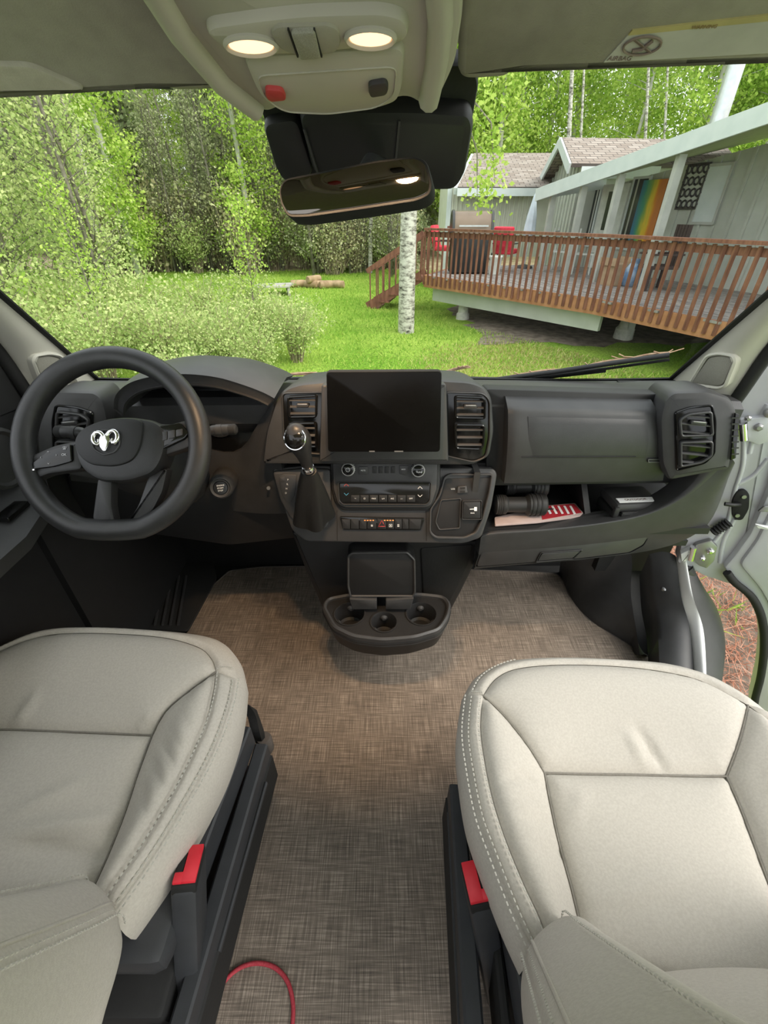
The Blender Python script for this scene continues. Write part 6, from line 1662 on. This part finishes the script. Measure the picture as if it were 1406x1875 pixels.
kick = strip('kick_panel', zl([(120, 1150, .05), (170, 1100, .12), (205, 1040, .25)]), zl([(170, 1160, .0), (215, 1105, .03), (240, 1040, .15)]), 'dash', None, 10, None, (0, .02, 0)); struct(kick, 'dark kick panel left of the pedals'); kick.name = 'wall_kick'

# ------------------------------------------------------------------ passenger door, open
HG = Vector((1.0, 1.075, 0))
jp = PL(HG + Vector((-.02, .03, .6)), 0, -20); dpn = PL(HG + Vector((.05, -.02, .6)), 0, -20)
dj = empty('door_jamb', (.95, 1.08, 0), 'silver painted hinge pillar at the passenger end of the dashboard', 'door frame')
plate('pillar_skin', jp, [(1348, 752), (1378, 690), (1440, 560), (1450, 905), (1380, 1000), (1352, 1075), (1290, 1055), (1240, 1030), (1250, 985), (1296, 950), (1330, 870)], -.05, 0, 'silver_body', dj, r=.01, bev=.006)
for l in ([(1362, 800), (1360, 850), (1345, 900), (1330, 960), (1300, 1000)], [(1406, 840), (1380, 870), (1352, 886)], [(1372, 830), (1385, 780), (1406, 740)], [(1345, 950), (1325, 990), (1318, 1030)]):
    tube('pressed_bead', crom([jp.w(*jp.at(a, b), -.001) for a, b in l], 5), .007, 'silver_body', dj, 8)
# upper hinge
h1 = plate('upper_hinge', jp, [(1352, 765), (1406, 758), (1425, 770), (1420, 800), (1385, 812), (1372, 806), (1356, 802)], 0, .014, 'silver_body', dj, r=.006, bev=.004)
for a, b, r_ in ((1385, 778, .011), (1404, 752, .012), (1366, 762, .008)):
    lathe('hinge_bolt', [(r_, .012), (r_, .020), (r_ * .5, .024)], jp.w(*jp.at(a, b)), jp.n, 'matt_metal', h1, 6 if r_ < .012 else 14)
tube('hinge_pin', [jp.w(*jp.at(1356, 770), .02), jp.w(*jp.at(1358, 800), .02)], .010, 'chrome', h1, 12)
h2 = plate('lower_hinge', jp, [(1262, 1012), (1272, 992), (1300, 984), (1312, 996), (1306, 1022), (1292, 1036), (1276, 1030)], 0, .016, 'matt_metal', dj, r=.005, bev=.004)
for a, b, r_ in ((1298, 1003, .010), (1284, 1016, .007)): lathe('hinge_bolt', [(r_, .014), (r_, .024), (r_ * .5, .028)], jp.w(*jp.at(a, b)), jp.n, 'chrome', h2, 6)
tube('hinge_pin', [jp.w(*jp.at(1268, 995), .02), jp.w(*jp.at(1262, 1018), .02)], .010, 'chrome', h2, 12)
plate('hinge_arm', jp, [(1244, 1008), (1268, 996), (1270, 1012), (1246, 1024)], 0, .02, 'white_body', h2, r=.003, bev=.003)
# check strap cover and wire boot
ck = plate('check_strap_cover', jp, [(1346, 898), (1360, 893), (1371, 902), (1370, 930), (1358, 950), (1345, 950), (1338, 940), (1338, 915)], 0, .01, 'rubber', dj, r=.012, bev=.004)
for a, b in ((1360, 906), (1348, 940)): lathe('cover_screw', [(.006, .009), (.006, .014)], jp.w(*jp.at(a, b)), jp.n, 'matt_metal', ck, 8)
tube('check_strap', [jp.w(*jp.at(1322, 913), .03), jp.w(*jp.at(1336, 915), .03), jp.w(*jp.at(1352, 920), .012)], .006, 'dash_dark', ck, 8)
bpts = [jp.w(*jp.at(1302 + k * 2.6, 968 - k * 1.6), .02) for k in range(12)]
tube('wire_boot', bpts, [.016 if k % 2 else .012 for k in range(12)], 'rubber', dj, 12)
# the door itself
pdr = empty('passenger_door', (1.3, .95, 0), 'open passenger door with silver painted inner skin and black seal', 'door')
dout = [(1326, 1040), (1342, 1063), (1374, 1090), (1393, 1130), (1398, 1180), (1392, 1235), (1380, 1285), (1376, 1340), (1900, 1340), (1900, 700), (1470, 700), (1406, 905), (1374, 978), (1345, 1018)]
plate('inner_skin', dpn, dout, -.06, 0, 'silver_body', pdr, r=.01, bev=.008)
plate('inset_panel', dpn, [(1352, 1030), (1385, 985), (1420, 910), (1500, 760), (1880, 760), (1880, 1300), (1430, 1300), (1420, 1130), (1390, 1075)], -.01, .012, 'silver_body', pdr, r=.02, bev=.01)
tube('door_seal', crom([dpn.w(*dpn.at(a, b), .006) for a, b in ((1330, 1046), (1344, 1064), (1376, 1092), (1394, 1132), (1398, 1180), (1392, 1235), (1380, 1285), (1376, 1340))], 5), .012, 'rubber', pdr, 8)
plate('pull_recess', dpn, [(1384, 932), (1396, 922), (1410, 922), (1410, 932)], .01, .016, 'matt_metal', pdr, r=.003, bev=.002)
plate('reflector', dpn, [(1380, 955), (1410, 960), (1410, 966), (1384, 962)], .01, .016, 'white_body', pdr, r=.002, bev=.002)

# ------------------------------------------------------------------ shelf contents
zs_ = .592
mat('booklet_pink', (.42, .33, .31), .6, scale=20); mat('booklet_red', (.36, .02, .03), .55, scale=30); mat('scope_black', (.018, .018, .018), .5, scale=60, bump=.1)
sp0 = PL((0, 0, zs_ + .004), 90, 0)
bkl = empty('booklet', sp0.w(*sp0.at(985, 945)), 'red and white striped booklet lying on the open shelf', 'booklet')
bq = [(905, 950), (1005, 928), (1052, 924), (1067, 942), (1060, 948), (985, 958), (906, 964)]
plate('cover', sp0, bq, 0, .006, 'booklet_pink', bkl, r=.004, bev=.001)
plate('red_field', sp0, [(988, 933), (1008, 929), (1050, 926), (1064, 942), (992, 955)], .005, .0068, 'booklet_red', bkl, bev=0)
for k in range(5):
    plate('white_stripe', sp0, [(997 + k * 11, 930), (1001 + k * 11, 930), (1009 + k * 11, 944), (1005 + k * 11, 945)], .006, .0074, 'print_white', bkl, bev=0)
sco = empty('binoculars', P(945, 948, y=1.03), 'black compact binoculars with strap on the shelf, lying on the booklet', 'binoculars')
z1 = zs_ + .012
def bt_(y, px0, px1, z, r, nm):
    a = P(px0, 935, y=y); b = P(px1, 935, y=y); a.z = b.z = z
    L = (b - a).length; d = b - a
    o = lathe(nm, [(r * .8, 0), (r, L * .03), (r, L * .22), (r * .8, L * .26), (r * .82, L * .6), (r * 1.12, L * .66), (r * 1.15, L * .97), (r, L), (r * .85, L), (r * .8, L * .95)], a, d, 'scope_black', sco, 20)
    for k in (.08, .12, .16, .72, .8, .88): lathe('grip_ring', [(r * (1.04 if k < .5 else 1.18), -.002), (r * (1.04 if k < .5 else 1.18), .002)], a + d * k, d, 'rubber', o, 20)
    return o
bt_(1.005, 902, 995, z1 + .030, .027, 'barrel'); bt_(1.075, 915, 990, z1 + .046, .024, 'barrel')
box('bridge', P(950, 925, y=1.05).lerp(P(950, 925, y=1.05), 0) * 1.0, (.04, .07, .018), 'scope_black', sco, bev=.004)
oc_ = P(984, 912, y=1.06); lathe('eyepiece', [(.020, -.02), (.022, 0), (.024, .012), (.019, .014), (.017, .006)], oc_, (.3, -1, .35), 'scope_black', sco, 24)
lathe('lens', [(.0172, .004), (.012, .007), (.002, .008)], oc_, (.3, -1, .35), 'piano', sco, 20)
tube('strap', crom([P(a, b, y=c) for a, b, c in ((985, 940, 1.0), (1010, 932, 1.03), (1045, 945, 1.0), (1062, 940, 1.03), (1050, 930, 1.06))], 6), .004, 'rubber', sco, 6, flat=.4)
cs_ = P(1148, 925, y=1.02); cs_.z = zs_
cse = empty('hard_case', cs_, 'small black hard case with white label strip on the open shelf', 'case')
Rz = Matrix.Rotation(math.radians(4), 3, 'Z')
def cbx(nm, c, s, m, b=.006, par=None):
    V, Fc = box_vf(c, s, None, b); return mesh(nm, [Rz @ v + cs_ for v in V], Fc, m, par or cse, 35)
cbx('lower_shell', (0, 0, .018), (.125, .095, .034), 'scope_black'); cbx('lid', (0, 0, .052), (.128, .098, .030), 'dash', .012)
cbx('latch', (-.005, -.052, .030), (.085, .008, .03), 'scope_black', .003)
for k in range(4): cbx('latch_rib', (-.005, -.0565, .021 + k * .006), (.075, .002, .002), 'dash', 0)
for sx in (-.06, .06): cbx('corner_lug', (sx, -.045, .035), (.016, .014, .045), 'scope_black', .005)
lb_ = cbx('white_label', (-.002, -.030, .0675), (.105, .020, .002), 'print_white', 0)
lpl = PL(cs_ + Rz @ Vector((-.002, -.030, .0687)), 90, 4)
t_o = text('label_print', 'OUTDOOR', lpl, 703, 900, .012, 'label_ink', lb_, .0)
ctr = sum((v.co for v in t_o.data.vertices), Vector()) / len(t_o.data.vertices)
t_o.data.transform(Matrix.Translation(cs_ + Rz @ Vector((-.002, -.030, .0689)) - ctr))

# ------------------------------------------------------------------ wiper and twigs outside the glass
wpr = empty('windscreen_wiper', (.6, 1.36, .88), 'black wiper blade lying along the bottom of the windscreen', 'wiper')
def og(px, py, up_=.012):
    # stand just outside the glass surface
    lo_, hi_ = 1.0, 1.6
    r = ray(px, py); best = None
    for k in range(200):
        t = .6 + k * .006; p = Vector((r.x * t, r.y * t, CAM_H + r.z * t)); s = p.x / .83
        yb = 1.385 - .145 * min(1, abs(s)) ** 2.2; zb = .862 + .045 * min(1, abs(s)) ** 3
        gy = yb - (p.z - zb) / .74 * .70
        if p.y > gy: best = p; break
    p = best or P(px, py, y=1.4); return p + Vector((0, up_ * .7, up_ * .7))
tube('arm', [og(885, 704), og(1000, 696), og(1110, 684)], .008, 'rubber', wpr, 8)
tube('blade', [og(900, 700, .008), og(1010, 686, .008), og(1120, 670, .008), og(1226, 655, .008)], .007, 'dash_dark', wpr, 8)
tube('rubber_lip', [og(900, 704, .004), og(1010, 691, .004), og(1120, 676, .004), og(1226, 661, .004)], .004, 'rubber', wpr, 6)
mat('twig_tan', (.33, .20, .12), .9, col2=(.48, .33, .22), scale=60)
tw = random.Random(5)
labs = ['dry pine twig caught along the wiper nearest the pillar', 'dry pine twig lying on the middle of the wiper', 'dry pine twig lying on the lower end of the wiper']
for i, (x0, y0, x1, y1) in enumerate([(1130, 674, 1228, 658), (1040, 690, 1150, 668), (935, 698, 1050, 688)]):
    e = empty('pine_twig', og(x0, y0, .02), labs[i], 'twig', 'twigs on the wiper')
    c = crom([og(x0, y0, .018), og((x0 + x1) / 2 + 5, (y0 + y1) / 2 - 4, .02), og(x1, y1, .02)], 6); tube('stem', c, .0035, 'twig_tan', e, 5)
    for k in range(6):
        p = c[tw.randrange(len(c))]; d = Vector((tw.uniform(-.04, .04), tw.uniform(-.01, .01), tw.uniform(-.008, .012))); tube('needle', [p, p + d], .0016, 'twig_tan', e, 4)
for i, (x0, y0, x1, y1, lb2) in enumerate([(505, 698, 590, 694, 'dry twigs on the cowl left of the touchscreen'), (818, 692, 850, 682, 'pale broken twig on the cowl right of the touchscreen')]):
    e = empty('cowl_twig', og(x0, y0, .02), lb2, 'twig')
    for k in range(6):
        j = lambda: tw.uniform(-4, 4)
        tube('stem', crom([og(x0 + j() * 3, y0 + j() * .4, .02), og((x0 + x1) / 2 + j(), (y0 + y1) / 2 + j() * .5, .022), og(x1 + j() * 3, y1 + j() * .5, .02)], 4), .0025, 'twig_tan', e, 5)
